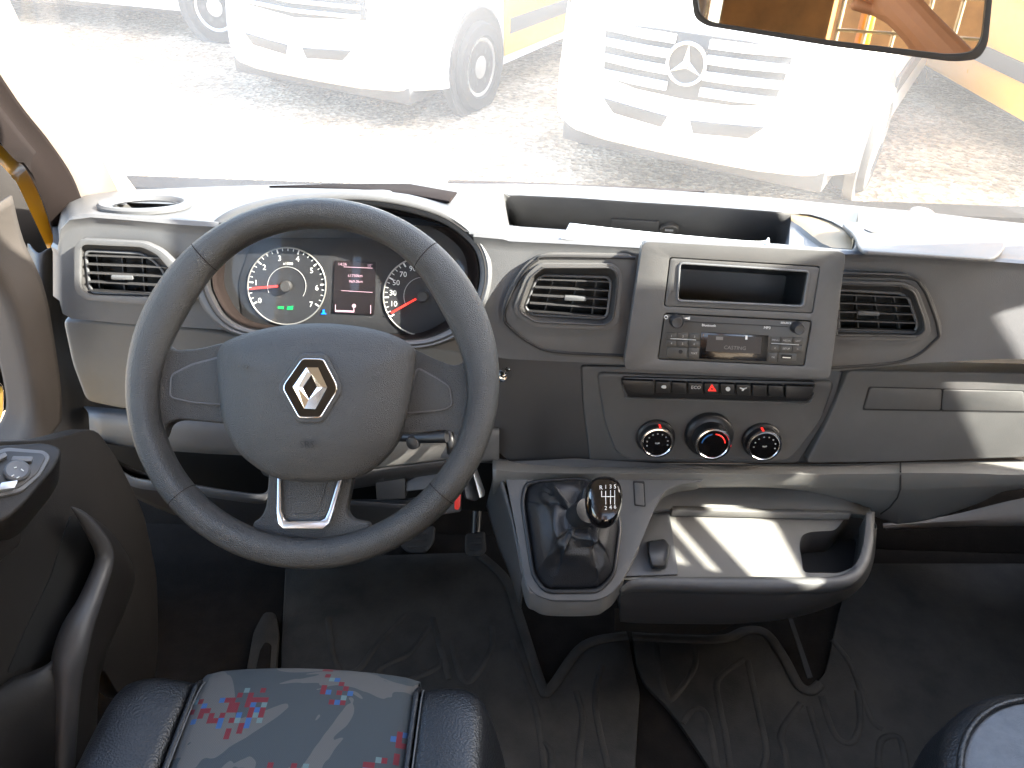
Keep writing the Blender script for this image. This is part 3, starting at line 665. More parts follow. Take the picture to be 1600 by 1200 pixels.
# ================================================================== instrument cluster
PCL = face(560, 450, 1.03, 24, 0)
ic = thing('instrument_cluster', 'dark instrument cluster with two dials behind the steering wheel', 'instrument cluster', P(560, 520, 1.05))
outer = CL_OUT or [(300, 440), (302, 400), (316, 366), (348, 335), (400, 315), (470, 304), (560, 301), (640, 311), (700, 331), (745, 365), (765, 400), (768, 440), (756, 482), (728, 520), (690, 540), (640, 548), (560, 545), (440, 535), (370, 525), (335, 505), (312, 475)]
inner = [(328, 440), (333, 400), (350, 370), (384, 346), (440, 328), (510, 322), (580, 322), (640, 332), (695, 350), (733, 378), (748, 405), (750, 440), (738, 475), (715, 505), (680, 525), (640, 532), (560, 530), (440, 520), (385, 512), (355, 495), (337, 468)]
N = 84; so3 = sm(outer, N); si3 = sm(inner, N)
HH = .066
r_out = [PCL.on(x, y, HH) for x, y in so3]
cx, cy = 550, 430
def shrink(p, f): return (cx + (p[0] - cx) * f, cy + (p[1] - cy) * f)
loft('hood', [[p + V((0, .26, -.118)) for p in r_out], [p + V((0, .10, -.042)) for p in r_out], [p + V((0, .014, -.004)) for p in r_out], [p + V((0, .002, 0)) for p in r_out],
              [lerp(a, PCL.on(*b, HH), .3) - PCL.n * (-.003) for a, b in zip(r_out, si3)], [lerp(a, PCL.on(*b, HH), .8) for a, b in zip(r_out, si3)], [PCL.on(*b, HH - .008) for b in si3],
              [PCL.on(*shrink(b, .985), 0) for b in si3]], 'dash_upper', ic, closed_u=True, sharp=60)
tube('hood_groove', [PCL.on(*lerp(V(a), V(b), .55), HH + .0015) for a, b in zip(so3, si3)], .0014, 'groove', ic, n=6, closed=True)
loft('inner_shroud', [[PCL.on(*shrink(b, .983), .05) for b in si3], [PCL.on(*shrink(b, .95), .012) for b in si3], [PCL.on(*shrink(b, .90), .003) for b in si3]], 'seal', ic, closed_u=True)
slab('face_plate', [shrink(b, .95) for b in si3], PCL, .002, .004, 'gauge_face', ic, bev=0)
dsp = slab('face_panel', fillet([(395, 372), (600, 372), (706, 392), (712, 420), (708, 500), (690, 520), (560, 522), (380, 510), (372, 440)], 14), PCL, .0035, .002, 'gauge_face', ic, bev=.0005)
def dial(cx, cy, r, nums, a0, a1, nt, needle, inner_r, label):
    g = slab('dial', circ(cx, cy, r, 64, r * .985), PCL, .0042, .001, 'gauge_face', ic, bev=0)
    g['label'] = label
    tube('dial_ring', [PCL.on(x, y, .005) for x, y in circ(cx, cy, r, 72, r * .985)], .0011, 'gauge_ring', g, n=8, closed=True)
    vs_, fs_ = [], []
    for i in range(nt + 1):
        a = R(lerp(a0, a1, i / nt)); big = i % 4 == 0; ln = .90 if not big else .86; w = .55 if not big else 1.1
        for ra, s in ((r * .97, -1), (r * .97, 1), (r * ln, 1), (r * ln, -1)):
            vs_.append(PCL.on(cx + ra * math.cos(a) + s * w * math.sin(a), cy - ra * math.sin(a) + s * w * math.cos(a), .0046))
        fs_.append((4 * i, 4 * i + 1, 4 * i + 2, 4 * i + 3))
    struct(mk('tick_marks', vs_, fs_, 'white_print', g), 'stuff')
    tube('inner_scale', [PCL.on(cx + inner_r * math.cos(R(a)), cy - inner_r * math.sin(R(a)), .0048) for a in range(int(a1), int(a0), 8)], .0005, 'grey_print', g, n=5)
    for s, x, y, h in nums: text('numeral', s, x, y, PCL, h, 'white_print', g, h=.0046, ang=-2)
    (nx, ny), (mx, my) = needle
    A, B = PCL.on(nx, ny, .010), PCL.on(mx, my, .010)
    bar('needle', A, B, .0026, 'needle', g, up=PCL.n, h=.001)
    lathe('needle_hub', PCL.on(cx, cy, .0042), PCL.n, [(10.5 * .00078, 0), (10.5 * .00078, .007), (.007, .0085), (0, .0085)], 'dash_dark', g, n=24)
dial(448, 447, 61, [('0', 406, 470, 8.5), ('1', 400, 442, 8.5), ('2', 413, 418, 8.5), ('3', 437, 404, 8.5), ('4', 465, 405, 8.5), ('5', 487, 423, 8.5), ('6', 495, 450, 8.5), ('7', 486, 476, 8.5), ('x1000', 450, 412, 4.5)], 208, -32, 28, ((390, 451), (434, 447)), 30, 'rev counter')
dial(661, 463, 62, [('10', 615, 475, 8.5), ('30', 614, 458, 8.5), ('50', 619, 442, 8.5), ('70', 630, 429, 8.5), ('90', 645, 420, 8.5), ('km/h', 661, 425, 4.5), ('110', 672, 420, 7), ('130', 692, 432, 7), ('150', 702, 452, 7), ('170', 700, 474, 7)], 212, -32, 32, ((611, 489), (650, 467)), 30, 'speedometer')
ds = slab('display', fillet([(523, 407), (588, 409), (585, 492), (520, 489)], 2), PCL, .0052, .001, 'lcd', ic, bev=0)
PDS = PL(PCL.o + PCL.n * .0056, PCL.n)
text('readout', '14:26', 535, 413, PDS, 4.5, 'lcd_line', ds, h=0); text('readout', '10°', 578, 415, PDS, 4.5, 'lcd_line', ds, h=0)
text('readout', '61730km', 555, 431, PDS, 4.5, 'lcd_line', ds, h=0); text('readout', '969.0km', 556, 440, PDS, 4.5, 'lcd_line', ds, h=0)
for a, b, w in (((537, 417), (582, 419), .0006), ((533, 454), (582, 457), .0006), ((524, 486), (553, 487), .0022), ((524, 476), (524, 487), .0008), ((552, 478), (553, 487), .0009), ((579, 477), (579, 490), .0008)):
    tube('display_line', [PDS.on(*a, .0004), PDS.on(*b, .0004)], w * .7, 'lcd_line', ds, n=5)
slab('fuel_symbol', circ(553, 478, 3.2, 10), PDS, .0005, .0004, 'lcd_line', ds, bev=0)
slab('warning_light', [(434, 479), (443, 479), (443, 483), (434, 482)], PCL, .005, .0006, 'lamp_green', ic, bev=0)
slab('warning_light', [(449, 479), (458, 478), (457, 484), (448, 484)], PCL, .005, .0006, 'lamp_green', ic, bev=0)
slab('warning_light', [(504, 484), (507, 484), (507, 488), (510, 491), (501, 491), (504, 488)], PCL, .005, .0006, 'lamp_blue', ic, bev=0)
slab('dial_window', [shrink(b, .93) for b in si3], PCL, .016, .0006, 'gauge_lens', ic, bev=0)

# ================================================================== radio
PR = face(1150, 485, .945, 17, -3)
rb = thing('radio_console', 'raised rectangular surround with storage slot and radio above the switches', 'radio surround', PR.on(1140, 590))
hole = fillet([(1062, 411), (1264, 424), (1255, 479), (1058, 470)], 6)
bez = fillet([(1004, 377), (1322, 393), (1297, 592), (974, 577)], 12)
slab('bezel', bez, PR, .010, .022, 'dash_face', rb, bev=.004, seg=3, holes=[fillet([(1046, 402), (1282, 416), (1270, 490), (1037, 479)], 5), fillet([(1038, 489), (1269, 501), (1257, 573), (1027, 562)], 5)])
pk = slab('slot_frame', fillet([(1048, 403.5), (1280.5, 417.5), (1268.5, 488.5), (1039, 477.5)], 4), PR, .0095, .012, 'dash_face', rb, bev=.0015, holes=[hole])
hf = fillet([(1062, 411), (1264, 424), (1255, 479), (1058, 470)], 6)
loft('slot_tray', [[PR.on(x, y, .0085) for x, y in hf], [PR.on(x, y, .004) for x, y in hf], [PR.on(x, y, .004) + V((0, .075, -.045)) for x, y in hf]], 'black_plastic', pk, closed_u=True, sharp=60)
mk('slot_back', [PR.on(x, y, .004) + V((0, .0745, -.045)) for x, y in hf], [list(range(len(hf)))], 'dash_face', pk)
tube('slot_edge', [PR.on(x, y, .0098) for x, y in hf], .0018, 'panel_grey', pk, n=8, closed=True)
# the radio set
ra = thing('car_radio', 'slim car radio with display and buttons in the console', 'car radio', PR.on(1140, 570))
fc = slab('fascia', fillet([(1039.5, 490.5), (1267.5, 502.5), (1255.5, 571.5), (1028.5, 560.5)], 4), PR, .0095, .03, 'radio_face', ra, bev=.0012)
def zr(x, y): return (1020 + x / 5.455, 370 + y / 5.455)
PRF = PL(PR.o + PR.n * .0095, PR.n)
slab('cd_slot', [zr(270, 718), zr(1150, 762), zr(1150, 770), zr(270, 726)], PRF, .0004, .002, 'groove', ra, bev=0)
for zx, zy, r in ((198, 712, .0085), (1225, 770, .0075)):
    k = lathe('radio_knob', PRF.on(*zr(zx, zy)), PR.n, [(r * 1.1, 0), (r * 1.08, .003), (r, .004), (r * .96, .013), (r * .8, .015), (0, .0145)], 'black_plastic', ra, n=28)
disp = slab('radio_display', [zr(413, 812), zr(988, 842), zr(970, 1062), zr(395, 1038)], PRF, .0008, .002, 'satin_black', ra, bev=.0003)
slab('screen', [zr(470, 835), zr(930, 858), zr(918, 1000), zr(452, 975)], PRF, .0012, .0008, 'lcd', disp, bev=0)
text('readout', 'CASTING', *zr(700, 948), PRF, 6, 'faint_print', disp, h=.0013, ang=-3)
slab('readout', [zr(790, 842), zr(808, 843), zr(806, 876), zr(788, 876)], PRF, .0014, .0006, 'white_print', disp, bev=0)
slab('readout', [zr(540, 850), zr(600, 852), zr(598, 880), zr(538, 878)], PRF, .0014, .0004, 'faint_print', disp, bev=0)
gridL = [(115, 815, 205, 868, '1'), (210, 819, 305, 872, '2'), (310, 823, 402, 876, '3'), (115, 878, 203, 930, '4'), (208, 882, 300, 934, '5'), (306, 886, 400, 938, '6'), (120, 942, 298, 1030, ''), (306, 946, 396, 1034, 'TEXT')]
gridR = [(1005, 850, 1088, 905, 'MENU'), (1094, 854, 1190, 909, 'MEDIA'), (1196, 858, 1280, 912, 'LIST'), (1000, 916, 1082, 976, '<'), (1088, 920, 1186, 980, 'SETUP'), (1192, 924, 1276, 984, '>'), (985, 986, 1064, 1060, 'TA'), (1072, 990, 1230, 1066, '')]
for a, b, c, d, s in gridL + gridR:
    sk = (d - b) * -.06
    bt = slab('radio_button', fillet([zr(a, b), zr(c, b + (c - a) * .045), zr(c + sk, d + (c - a) * .045), zr(a + sk, d)], 1.6), PRF, .0014, .003, 'radio_face', ra, bev=.0006)
    if s: text('legend', s, *zr((a + c) / 2, (b + d) / 2 + 4), PRF, 3.6 if len(s) < 2 else 3.0, 'grey_print', bt, h=.0016, ang=-3)
for a, b in (((150, 868), (368, 880)), ((1010, 908), (1245, 920))):
    tube('button_line', [PRF.on(*zr(*a), .0018), PRF.on(*zr(*b), .0018)], .0006, 'grey_print', ra, n=5)
slab('usb_port', [zr(1098, 1003), zr(1186, 1008), zr(1182, 1040), zr(1094, 1036)], PRF, .0018, .0006, 'deep_black', ra, bev=0)
slab('usb_tongue', [zr(1108, 1024), zr(1176, 1028), zr(1174, 1036), zr(1106, 1032)], PRF, .0021, .0004, 'metal', ra, bev=0)
slab('aux_socket', circ(*zr(237, 980), 3.2, 14), PRF, .0019, .0006, 'deep_black', ra, bev=0)
text('legend', 'Bluetooth', *zr(478, 756), PRF, 4, 'white_print', ra, h=.0006, ang=-3)
text('legend', 'MP3', *zr(975, 776), PRF, 4.4, 'white_print', ra, h=.0006, ang=-3)
text('legend', 'SOURCE', *zr(1135, 735), PRF, 3.2, 'white_print', ra, h=.0006, ang=-3)
slab('volume_mark', [zr(262, 694), zr(318, 682), zr(316, 708)], PRF, .0006, .0006, 'white_print', ra, bev=0)
tube('power_mark', [PRF.on(x, y, .0006) for x, y in circ(*zr(113, 685), 2.6, 14)], .0005, 'white_print', ra, n=5, closed=True)

# paper on the shelf
pp = thing('paper_sheet', 'white paper sheets lying in the dashboard shelf', 'paper', P(1040, 372, 1.06))
rows = []
for t in range(7):
    f = t / 6
    rows.append([P(lerp(876, 890, f), lerp(374, 352, f) + 1.5 * math.sin(f * 5), lerp(1.0, 1.09, f)), P(lerp(985, 990, f), lerp(382, 362, f), lerp(1.0, 1.09, f)), P(lerp(1100, 1105, f), lerp(390, 373, f), lerp(1.0, 1.07, f)), P(lerp(1190, 1186, f), lerp(396, 379, f), lerp(1.0, 1.05, f)), P(lerp(1204, 1202, f), lerp(396, 372, f), lerp(1.0, 1.04, f))])
loft('sheet', rows, 'paper', pp, su=20, th=.002)
# ================================================================== steering wheel
WC = CAM + ray(484, 600) * .86
PWH = PL(WC, (0.0, -math.cos(R(40)), math.sin(R(40))))
sw = thing('steering_wheel', 'dark grey three-spoke steering wheel with diamond badge in the middle', 'steering wheel', WC)
# fit circle in the plane from the photographed outline
fit = [PWH.on(*p) for p in ((491, 312), (490, 882), (193, 597), (784, 597))]
wc = (fit[0] + fit[1] + fit[2] + fit[3]) / 4
_, wx, wy, wsc = PWH.axes(484, 597); wx = (fit[3] - fit[2]).normalized(); wy = PWH.n.cross(wx)
RO = sum((p - wc).length for p in fit) / 4
def inn(a):  # inner radius factor: grips swell at ten and two
    d = abs(((math.degrees(a) - 90 + 180) % 360) - 180)   # angle from the top
    b = math.exp(-((d - 62) / 24) ** 2)
    return .836 - .055 * b
def rimrows(a0, a1, n, k=20, grow=0):
    rows = []
    for i in range(n):
        a = lerp(a0, a1, i / (n - 1)); ri = RO * inn(a); rm = (RO + ri) / 2; hw = (RO - ri) / 2 + grow; hh = .0178 + grow
        d = wx * math.cos(a) + wy * math.sin(a); c = wc + d * rm
        rows.append([c + d * hw * math.copysign(abs(math.cos(t)) ** .9, math.cos(t)) + PWH.n * hh * math.sin(t) for t in [2 * math.pi * j / k for j in range(k)]])
    return rows
loft('rim', rimrows(0, 2 * math.pi, 161), 'wheel_skin', sw, closed_u=True)
for a in (48.5, 132, 222, 319):      # seams across the rim
    rr = rimrows(R(a - .13), R(a + .13), 2, grow=.0002)
    loft('rim_seam', rr, 'seal', sw, closed_u=True, th=.0006)
# stitched parting line along the right grip
def rimpt(a, f, h): 
    d = wx * math.cos(R(a)) + wy * math.sin(R(a)); return wc + d * RO * f + PWH.n * h
tube('rim_line', [rimpt(a, .955, .0118) for a in range(-40, 20, 3)], .0007, 'seal', sw, n=6)
HS = -.002
def spoke(pts, h, th=.020, bev=.007, r=14): return slab('spoke', fillet(pts, r, 6), PWH, h, th, 'wheel_skin', sw, bev=bev, seg=4)
spoke([(226, 500), (244, 508), (256, 536), (272, 547), (305, 545), (370, 530), (380, 600), (370, 664), (310, 658), (278, 655), (260, 662), (254, 684), (238, 694), (218, 660), (212, 580)], HS, r=10)
spoke([(752, 500), (738, 540), (732, 560), (712, 573), (684, 563), (646, 545), (610, 535), (600, 600), (610, 676), (660, 676), (694, 671), (712, 676), (714, 694), (736, 700), (756, 660), (762, 580)], HS, r=10)
spoke([(420, 720), (418, 760), (415, 792), (408, 808), (392, 818), (400, 838), (484, 846), (570, 838), (580, 818), (550, 812), (541, 800), (544, 782), (556, 720)], HS, r=10)
for pts in ([(268, 586), (300, 570), (345, 558), (352, 632), (300, 628), (266, 620)], [(652, 575), (680, 590), (702, 604), (706, 634), (690, 640), (634, 645)]):
    s = slab('spoke_panel', fillet(pts, 7), PWH, HS + .0022, .006, 'wheel_hub', sw, bev=.0018, seg=3)
    tube('panel_edge', [PWH.on(x, y, HS + .0005) for x, y in fillet(pts, 7)], .0014, 'panel_grey', s, n=6, closed=True)
# airbag cover
ab = [(342, 546), (339, 572), (343, 620), (350, 664), (370, 703), (396, 727), (420, 742), (444, 750), (486, 753), (536, 750), (572, 737), (606, 707), (627, 668), (640, 612), (647, 562), (644, 541), (610, 522), (560, 510), (500, 505), (440, 509), (395, 518), (356, 532)]
hub = dome('airbag_cover', sm(ab, 88), PWH, .016, .038, 'wheel_hub', sw, th=.03, rings=14, pw=3.4)
loft('hub_flank', [[PWH.on(*p, -.012) for p in sm(ab, 66)], [PWH.on(*p, -.06) for p in sm([(484 + (x - 484) * .8, 630 + (y - 630) * .8) for x, y in ab], 66)]], 'dash_dark', sw, closed_u=True)
PE = PL(PWH.o + PWH.n * .0375, PWH.n)
em_o = [(470, 556), (507, 557), (529, 598), (530, 614), (505, 657), (465, 657), (440, 610), (440, 598)]
def z8(x, y): return (400 + x / 6, 530 + y / 6)
eo = [z8(430, 175), z8(632, 180), z8(756, 420), z8(762, 490), z8(606, 742), z8(398, 742), z8(248, 470), z8(258, 420)]
def scl(p, c, f): return [(c[0] + (x - c[0]) * f, c[1] + (y - c[1]) * f) for x, y in p]
ec = z8(505, 456)
slab('emblem_surround', fillet(scl(eo, ec, 1.17), 9), PE, .0018, .008, 'wheel_hub', hub, bev=.0025, seg=3)
eb = slab('emblem', fillet(scl(eo, ec, 1.0), 6), PE, .0030, .004, 'chrome', hub, bev=.0012, seg=3)
eb['label'] = 'chrome edged black badge with silver diamond'
slab('emblem_ground', fillet(scl(eo, ec, .945), 5), PE, .0034, .002, 'gloss_black', eb, bev=0)
# the folded silver diamond: two overlapping bent bands round an open diamond
def q(x, y, h): return PE.on(*z8(x, y), h)
o_ = [(472, 265), (582, 265), (668, 450), (556, 656), (452, 650), (345, 448)]; i_ = [(520, 330), (572, 450), (482, 560), (436, 452)]
lo, hi = .0038, .0072
vsx = [q(*p, lo + .0006) for p in o_] + [q(*p, lo + .0006) for p in ((520, 330), (572, 450), (494, 566), (436, 452))]
md_ = [q(495, 296, hi), q(622, 450, hi), q(506, 640, hi), q(392, 450, hi)]
def tri_mesh(name, pts, fs): return mk(name, pts, fs, 'chrome', eb, sharp=10)
A0, A1, A2, A3, A4, A5 = vsx[:6]; B0, B1, B2, B3 = vsx[6:]
T0, T1, T2, T3 = q(500, 292, hi), q(622, 452, hi), q(500, 622, hi), q(392, 450, hi)
tri_mesh('diamond_band', [A5, A0, B0, B3, T3, q(480, 300, hi)], [(0, 1, 5, 4), (4, 5, 2, 3), (1, 2, 5), (0, 4, 3)])
tri_mesh('diamond_band', [A0, A1, A2, B1, B0, T1], [(0, 1, 2, 5), (0, 5, 3, 4), (2, 3, 5)])
tri_mesh('diamond_band', [A2, A3, A4, B2, B1, T1], [(0, 1, 5), (1, 2, 3, 5), (5, 3, 4), (0, 5, 4)])
tri_mesh('diamond_band', [A4, A5, B3, B2, T3], [(0, 1, 4), (0, 4, 3), (1, 2, 4), (4, 2, 3)])
text('airbag_mark', 'SRS', 480, 695, PE, 11, 'black_plastic', hub, h=.0004)
for x, y in ((380, 573), (594, 584)):
    PH = PL(PWH.o + PWH.n * .0352, PWH.n)
    tube('horn_mark', [PH.on(x - 8, y - 2, 0), PH.on(x - 2, y - 1, 0), PH.on(x, y + 3, 0), PH.on(x + 5, y + 3, 0), PH.on(x + 8, y - 2, 0)], .0006, 'dash_dark', hub, n=5)
# bright U on the lower spoke
u_o = [(433, 740), (432, 800), (434, 818), (442, 826), (504, 826), (514, 818), (520, 800), (537, 740)]
u_i = [(439, 740), (439, 796), (444, 812), (450, 815), (500, 814), (508, 810), (514, 796), (531, 740)]
slab('bright_trim', u_o + u_i[::-1], PWH, .0045, .012, 'satin', sw, bev=.0012)
slab('trim_recess', fillet([(438, 738), (438, 797), (444, 815), (504, 815), (514, 797), (533, 738)], 6), PWH, .0008, .003, 'wheel_hub', sw, bev=.001)
slab('recess_floor', fillet([(452, 742), (452, 790), (458, 803), (494, 803), (500, 792), (516, 742)], 6), PWH, .0016, .003, 'wheel_skin', sw, bev=.001)

# column shroud, stalks, key
sc_ = thing('steering_column', 'beige and dark column shroud with stalk behind the wheel', 'steering column', P(600, 735, 1.0))
PSC = face(640, 705, .965, 30)
loft('shroud', [[P(350, 655, 1.02), P(380, 600, .98), P(500, 590, .95), P(620, 610, .98), P(715, 668, 1.0)], [P(352, 672, .99), P(390, 680, .93), P(500, 690, .91), P(620, 690, .94), P(706, 690, .97)], [P(380, 705, .99), P(430, 735, .95), P(500, 742, .93), P(585, 732, .94), P(700, 718, .97)]], 'dash_lower', sc_, su=24, sv=14, th=.003)
loft('shroud_base', [[P(400, 718, .99), P(480, 745, .935), P(585, 734, .938), P(704, 719, .968)], [P(410, 740, 1.0), P(480, 760, .95), P(580, 748, .948), P(700, 732, .972)], [P(420, 745, 1.05), P(480, 770, 1.03), P(580, 760, 1.03), P(700, 740, 1.03)]], 'dash_dark', sc_, su=20, sv=10, th=.003)
slab('lower_bracket', [(585, 738), (632, 734), (634, 780), (588, 782)], face(610, 760, .99, 20), 0, .04, 'dash_dark', sc_, bev=.003)
slab('lower_plate', [(634, 752), (664, 738), (700, 735), (690, 762), (634, 768)], face(660, 755, 1.0, 40), 0, .02, 'panel_grey', sc_, bev=.003)
slab('lower_tray', [(520, 782), (632, 782), (720, 762), (720, 800), (640, 812), (520, 796)], face(620, 790, 1.03, 35), 0, .02, 'dash_dark', sc_, bev=.003)
tube('stalk', [P(600, 680, .955), P(650, 684, .93), P(698, 682, .92)], [.006, .008, .0095], 'black_plastic', sc_, smooth=8)
lathe('stalk_knob', P(646, 691, .925), (-.2, -.9, .2), [(.010, -.006), (.011, 0), (.009, .006), (0, .008)], 'black_plastic', sc_)
tube('stalk', [P(700, 672, .955), P(704, 690, .94), P(704, 708, .935)], [.008, .007, .006], 'black_plastic', sc_, smooth=8)
ky = thing('ignition_key', 'metal ignition key with red tag hanging right of the steering wheel', 'key', P(735, 770, .96))
slab('key_blade', fillet([(738, 734), (745, 731), (758, 768), (757, 775), (750, 779)], 2), face(748, 755, .955, 30, 30), 0, .003, 'metal', ky, bev=.0006)
slab('key_head', fillet([(724, 748), (738, 742), (750, 778), (744, 784), (728, 780)], 5), face(735, 765, .962, 30, 30), 0, .008, 'black_plastic', ky, bev=.002)
slab('key_tag', fillet([(710, 776), (720, 768), (719, 792), (716, 797), (710, 796)], 3), face(715, 780, .952, 25), 0, .003, 'key_red', ky, bev=.0006)
lk = lathe('light_knob', P(786, 586, .945), (-.35, -.85, .3), [(.009, -.012), (.009, 0), (.0098, .004), (.0085, .008), (.003, .0095), (0, .0095)], 'chrome', db, n=24)
tube('knob_slot', [P(780, 587, .9355), P(786, 590, .934), (P(793, 586, .9355))], .0009, 'deep_black', lk, n=6)

# ================================================================== ledge, gear console and storage tray
cc = thing('centre_console', 'grey shelf console with gear lever housing and open storage tray', 'centre console', PZ(1100, 930, 1.0))
ld = [(770, 716, 730, 752, 772), (850, 722, 735, 752, 772), (1050, 724, 736, 756, 764), (1250, 726, 737, 758, 766), (1385, 724, 736, 764, 812), (1410, 723, 735, 764, 816), (1460, 722, 735, 762, 808), (1530, 721, 736, 759, 784), (1580, 720, 738, 757, 764), (1700, 720, 738, 756, 760), (2000, 730, 748, 760, 764)]
loft('ledge', [[P(p, a, 1.0) for p, a, b, c, d in ld], [P(p, a + 2, .965) for p, a, b, c, d in ld], [P(p, b, .945) for p, a, b, c, d in ld], [P(p, b + 4, .938) for p, a, b, c, d in ld], [P(p, c, .938) for p, a, b, c, d in ld], [P(p, c + 3, .944) for p, a, b, c, d in ld], [P(p, d, .985) for p, a, b, c, d in ld], [P(p, d + 2, 1.03) for p, a, b, c, d in ld]], 'dash_lower', cc, su=60, th=.003)
tube('ledge_seam', [P(1407, 724, .960), P(1407, 736, .940), P(1407, 764, .934), P(1402, 778, .940), P(1390, 793, .952), P(1376, 803, .966)], .0013, 'groove', cc, n=6)
PG = plane3(P(800, 742, .945), P(960, 742, .945), P(870, 937, .775))
go = [(772, 722), (790, 745), (806, 824), (822, 912), (838, 930), (862, 938), (930, 938), (952, 930), (972, 908), (1000, 850), (1022, 796), (1038, 767), (1062, 757), (1100, 752), (1100, 728), (900, 716)]
bi = fillet([(820, 756), (838, 751), (905, 747), (925, 752), (966, 800), (970, 824), (960, 900), (936, 925), (852, 926), (832, 900), (815, 785)], 12)
gh = slab('gear_housing', fillet(go, 8), PG, 0, .035, 'dash_face', cc, bev=.006, seg=3, holes=[bi])
lo_ = [(806, 826), (822, 914), (838, 931), (862, 939), (930, 939), (952, 931), (972, 910), (1000, 852)]
def gp(p, dy, Yo): 
    v = PG.on(*p, -.004); return v + V((0, Yo, dy))
loft('housing_skirt', [[gp(p, 0, .003) for p in lo_], [gp(p, -.03, .008) for p in lo_], [gp(p, -.055, .018) for p in lo_], [gp(p, -.065, .04) for p in lo_], [gp(p, -.07, .12) for p in lo_]], 'dash_lower', cc, su=40, sv=20, th=.003)
loft('tunnel_side', [[P(778, 726, .96), P(800, 800, .90), P(812, 860, .85), P(818, 900, .82)], [P(762, 790, 1.05), P(780, 850, 1.0), P(800, 900, .95), P(815, 950, .90)]], 'dash_face', cc, su=16, sv=8, th=.003)
# gear boot
gb = thing('gear_lever', 'black gear lever with glossy knob and creased leather boot', 'gear lever', PG.on(890, 850))
N = 64; base = sm([tuple(p) for p in crs([V((*p, 0)) for p in bi], 40, True)], N)
nk = P(908, 806, .835); axg = (P(950, 775, .79) - nk).normalized()
b3 = [PG.on(*p, -.012) for p in base]
rows = [[p for p in b3]]
bc = PG.on(893, 835, 0)
for k in range(1, 15):
    t = k / 14; row = []
    for i, p in enumerate(b3):
        d = (p - bc); d -= PG.n * d.dot(PG.n); u = d.normalized()
        c = lerp(bc, nk, t ** 1.15); end = nk + u * .022
        w = lerp(p, end, t ** .62) if t < 1 else end
        w = lerp(w, c + u * .018, t ** 3)
        w = w + PG.n * (.030 * math.sin(t * math.pi) * (1 - .3 * t))
        a = 2 * math.pi * i / N
        f = math.sin(t * math.pi) 
        nz = noise.noise(V((math.cos(a) * 1.6, math.sin(a) * 1.6, t * 3.2 + .35 * math.sin(a * 2)))) * .026 + abs(noise.noise(V((math.cos(a) * 3, math.sin(a) * 3, t * 5 + 4)))) * -.011
        row.append(w + (PG.n * .7 + u * .7) * nz * f)
    rows.append(row)
loft('boot', rows, 'boot_leather', gb, closed_u=True, su=128, sv=44, sharp=180)
tube('boot_frame', [PG.on(*p, .0005) for p in scl(bi, (893, 838), .985)], .0035, 'black_plastic', gb, n=10, closed=True)
for dx in (-2.2, 2.2):
    tube('boot_stitch', [PG.on(893 + dx, 921, -.008), PG.on(893 + dx, 905, .0), PG.on(894 + dx, 890, .012)], .0006, 'stitch', gb, n=6)
tube('collar', [nk - axg * .012, nk + axg * .010, nk + axg * .028], [.020, .019, .018], 'black_plastic', gb, n=24)
KC = P(943, 785, .795)
kn = (CAM - KC).normalized(); kx = rt.copy(); kx = (kx - kn * kx.dot(kn)).normalized(); kyv = kn.cross(kx)
rows = []
for i in range(17):
    ph = -math.pi / 2 + math.pi * i / 16; row = []
    for j in range(32):
        a = 2 * math.pi * j / 32
        s = lambda v, e: math.copysign(abs(v) ** e, v)
        X = s(math.cos(ph), .8) * s(math.cos(a), .85) * .0250; Y2 = s(math.cos(ph), .8) * s(math.sin(a), .85) * .0350; Z = s(math.sin(ph), .75) * .022
        X *= 1 + .12 * (Y2 / .035)
        row.append(KC + kx * (X + Y2 * .06) + kyv * Y2 + kn * Z)
    rows.append(row)
loft('knob', rows, 'gloss_black', gb, closed_u=True, sharp=180)
PK = PL(KC + kn * .0168, kn)
cap = dome('knob_cap', sm([(928, 752), (958, 752), (968, 772), (966, 798), (950, 812), (932, 806), (924, 780)], 40), PL(KC, kn), .0205, .0226, 'satin_black', gb, th=.003)
PK = PL(KC + kn * .0229, kn)
for s, x, y in (('R', 939, 762), ('1', 946.5, 761), ('3', 954, 760.5), ('5', 961, 760.5), ('2', 946.5, 794), ('4', 954, 793), ('6', 961, 792)):
    text('gear_mark', s, x, y, PK, 6.4, 'white_print', cap, h=.0002)
for a, b in (((940, 767), (940, 776)), ((946.5, 767), (946.5, 788)), ((954, 766), (954, 788)), ((960.5, 766), (960.5, 788)), ((939.5, 776), (960.5, 776))):
    tube('gear_line', [PK.on(*a, .0002), PK.on(*b, .0002)], .0005, 'white_print', cap, n=5)
# slot right of the lever
sl2 = slab('blank_switch_gap', fillet([(989, 751), (1007, 752), (1009, 792), (991, 790)], 2), PG, .0006, .002, 'groove', cc, bev=0)
slab('blank_switch', fillet([(991, 754), (1005, 755), (1007, 790), (993, 788)], 2), PG, .0022, .003, 'dash_face', cc, bev=.001)

# storage tray
TZ = 1.035
tb = [(1000, 806), (1045, 795), (1180, 797), (1310, 801), (1360, 806)]
loft('tray_back', [[P(985, 770, .975), P(1040, 760, .98), P(1180, 762, .985), P(1300, 766, .985), P(1362, 790, .985)], [PZ(x, y, TZ + .012) for x, y in tb], [PZ(x, y + 6, TZ) for x, y in tb]], 'dash_lower', cc, su=24, th=.003)
tfl = fillet([(960, 905), (1000, 800), (1060, 797), (1320, 806), (1366, 800), (1362, 850), (1335, 895), (1310, 908), (1100, 908)], 8)
cw = fillet([(1249, 850), (1253, 836), (1266, 831), (1305, 829), (1322, 808), (1356, 808), (1350, 850), (1336, 884), (1312, 895), (1256, 894)], 8)
slab3('tray_floor', [[PZ(x, y, TZ) for x, y in tfl], [PZ(x, y, TZ) for x, y in cw]], V((0, 0, 1)), .004, 'dash_lower', cc)
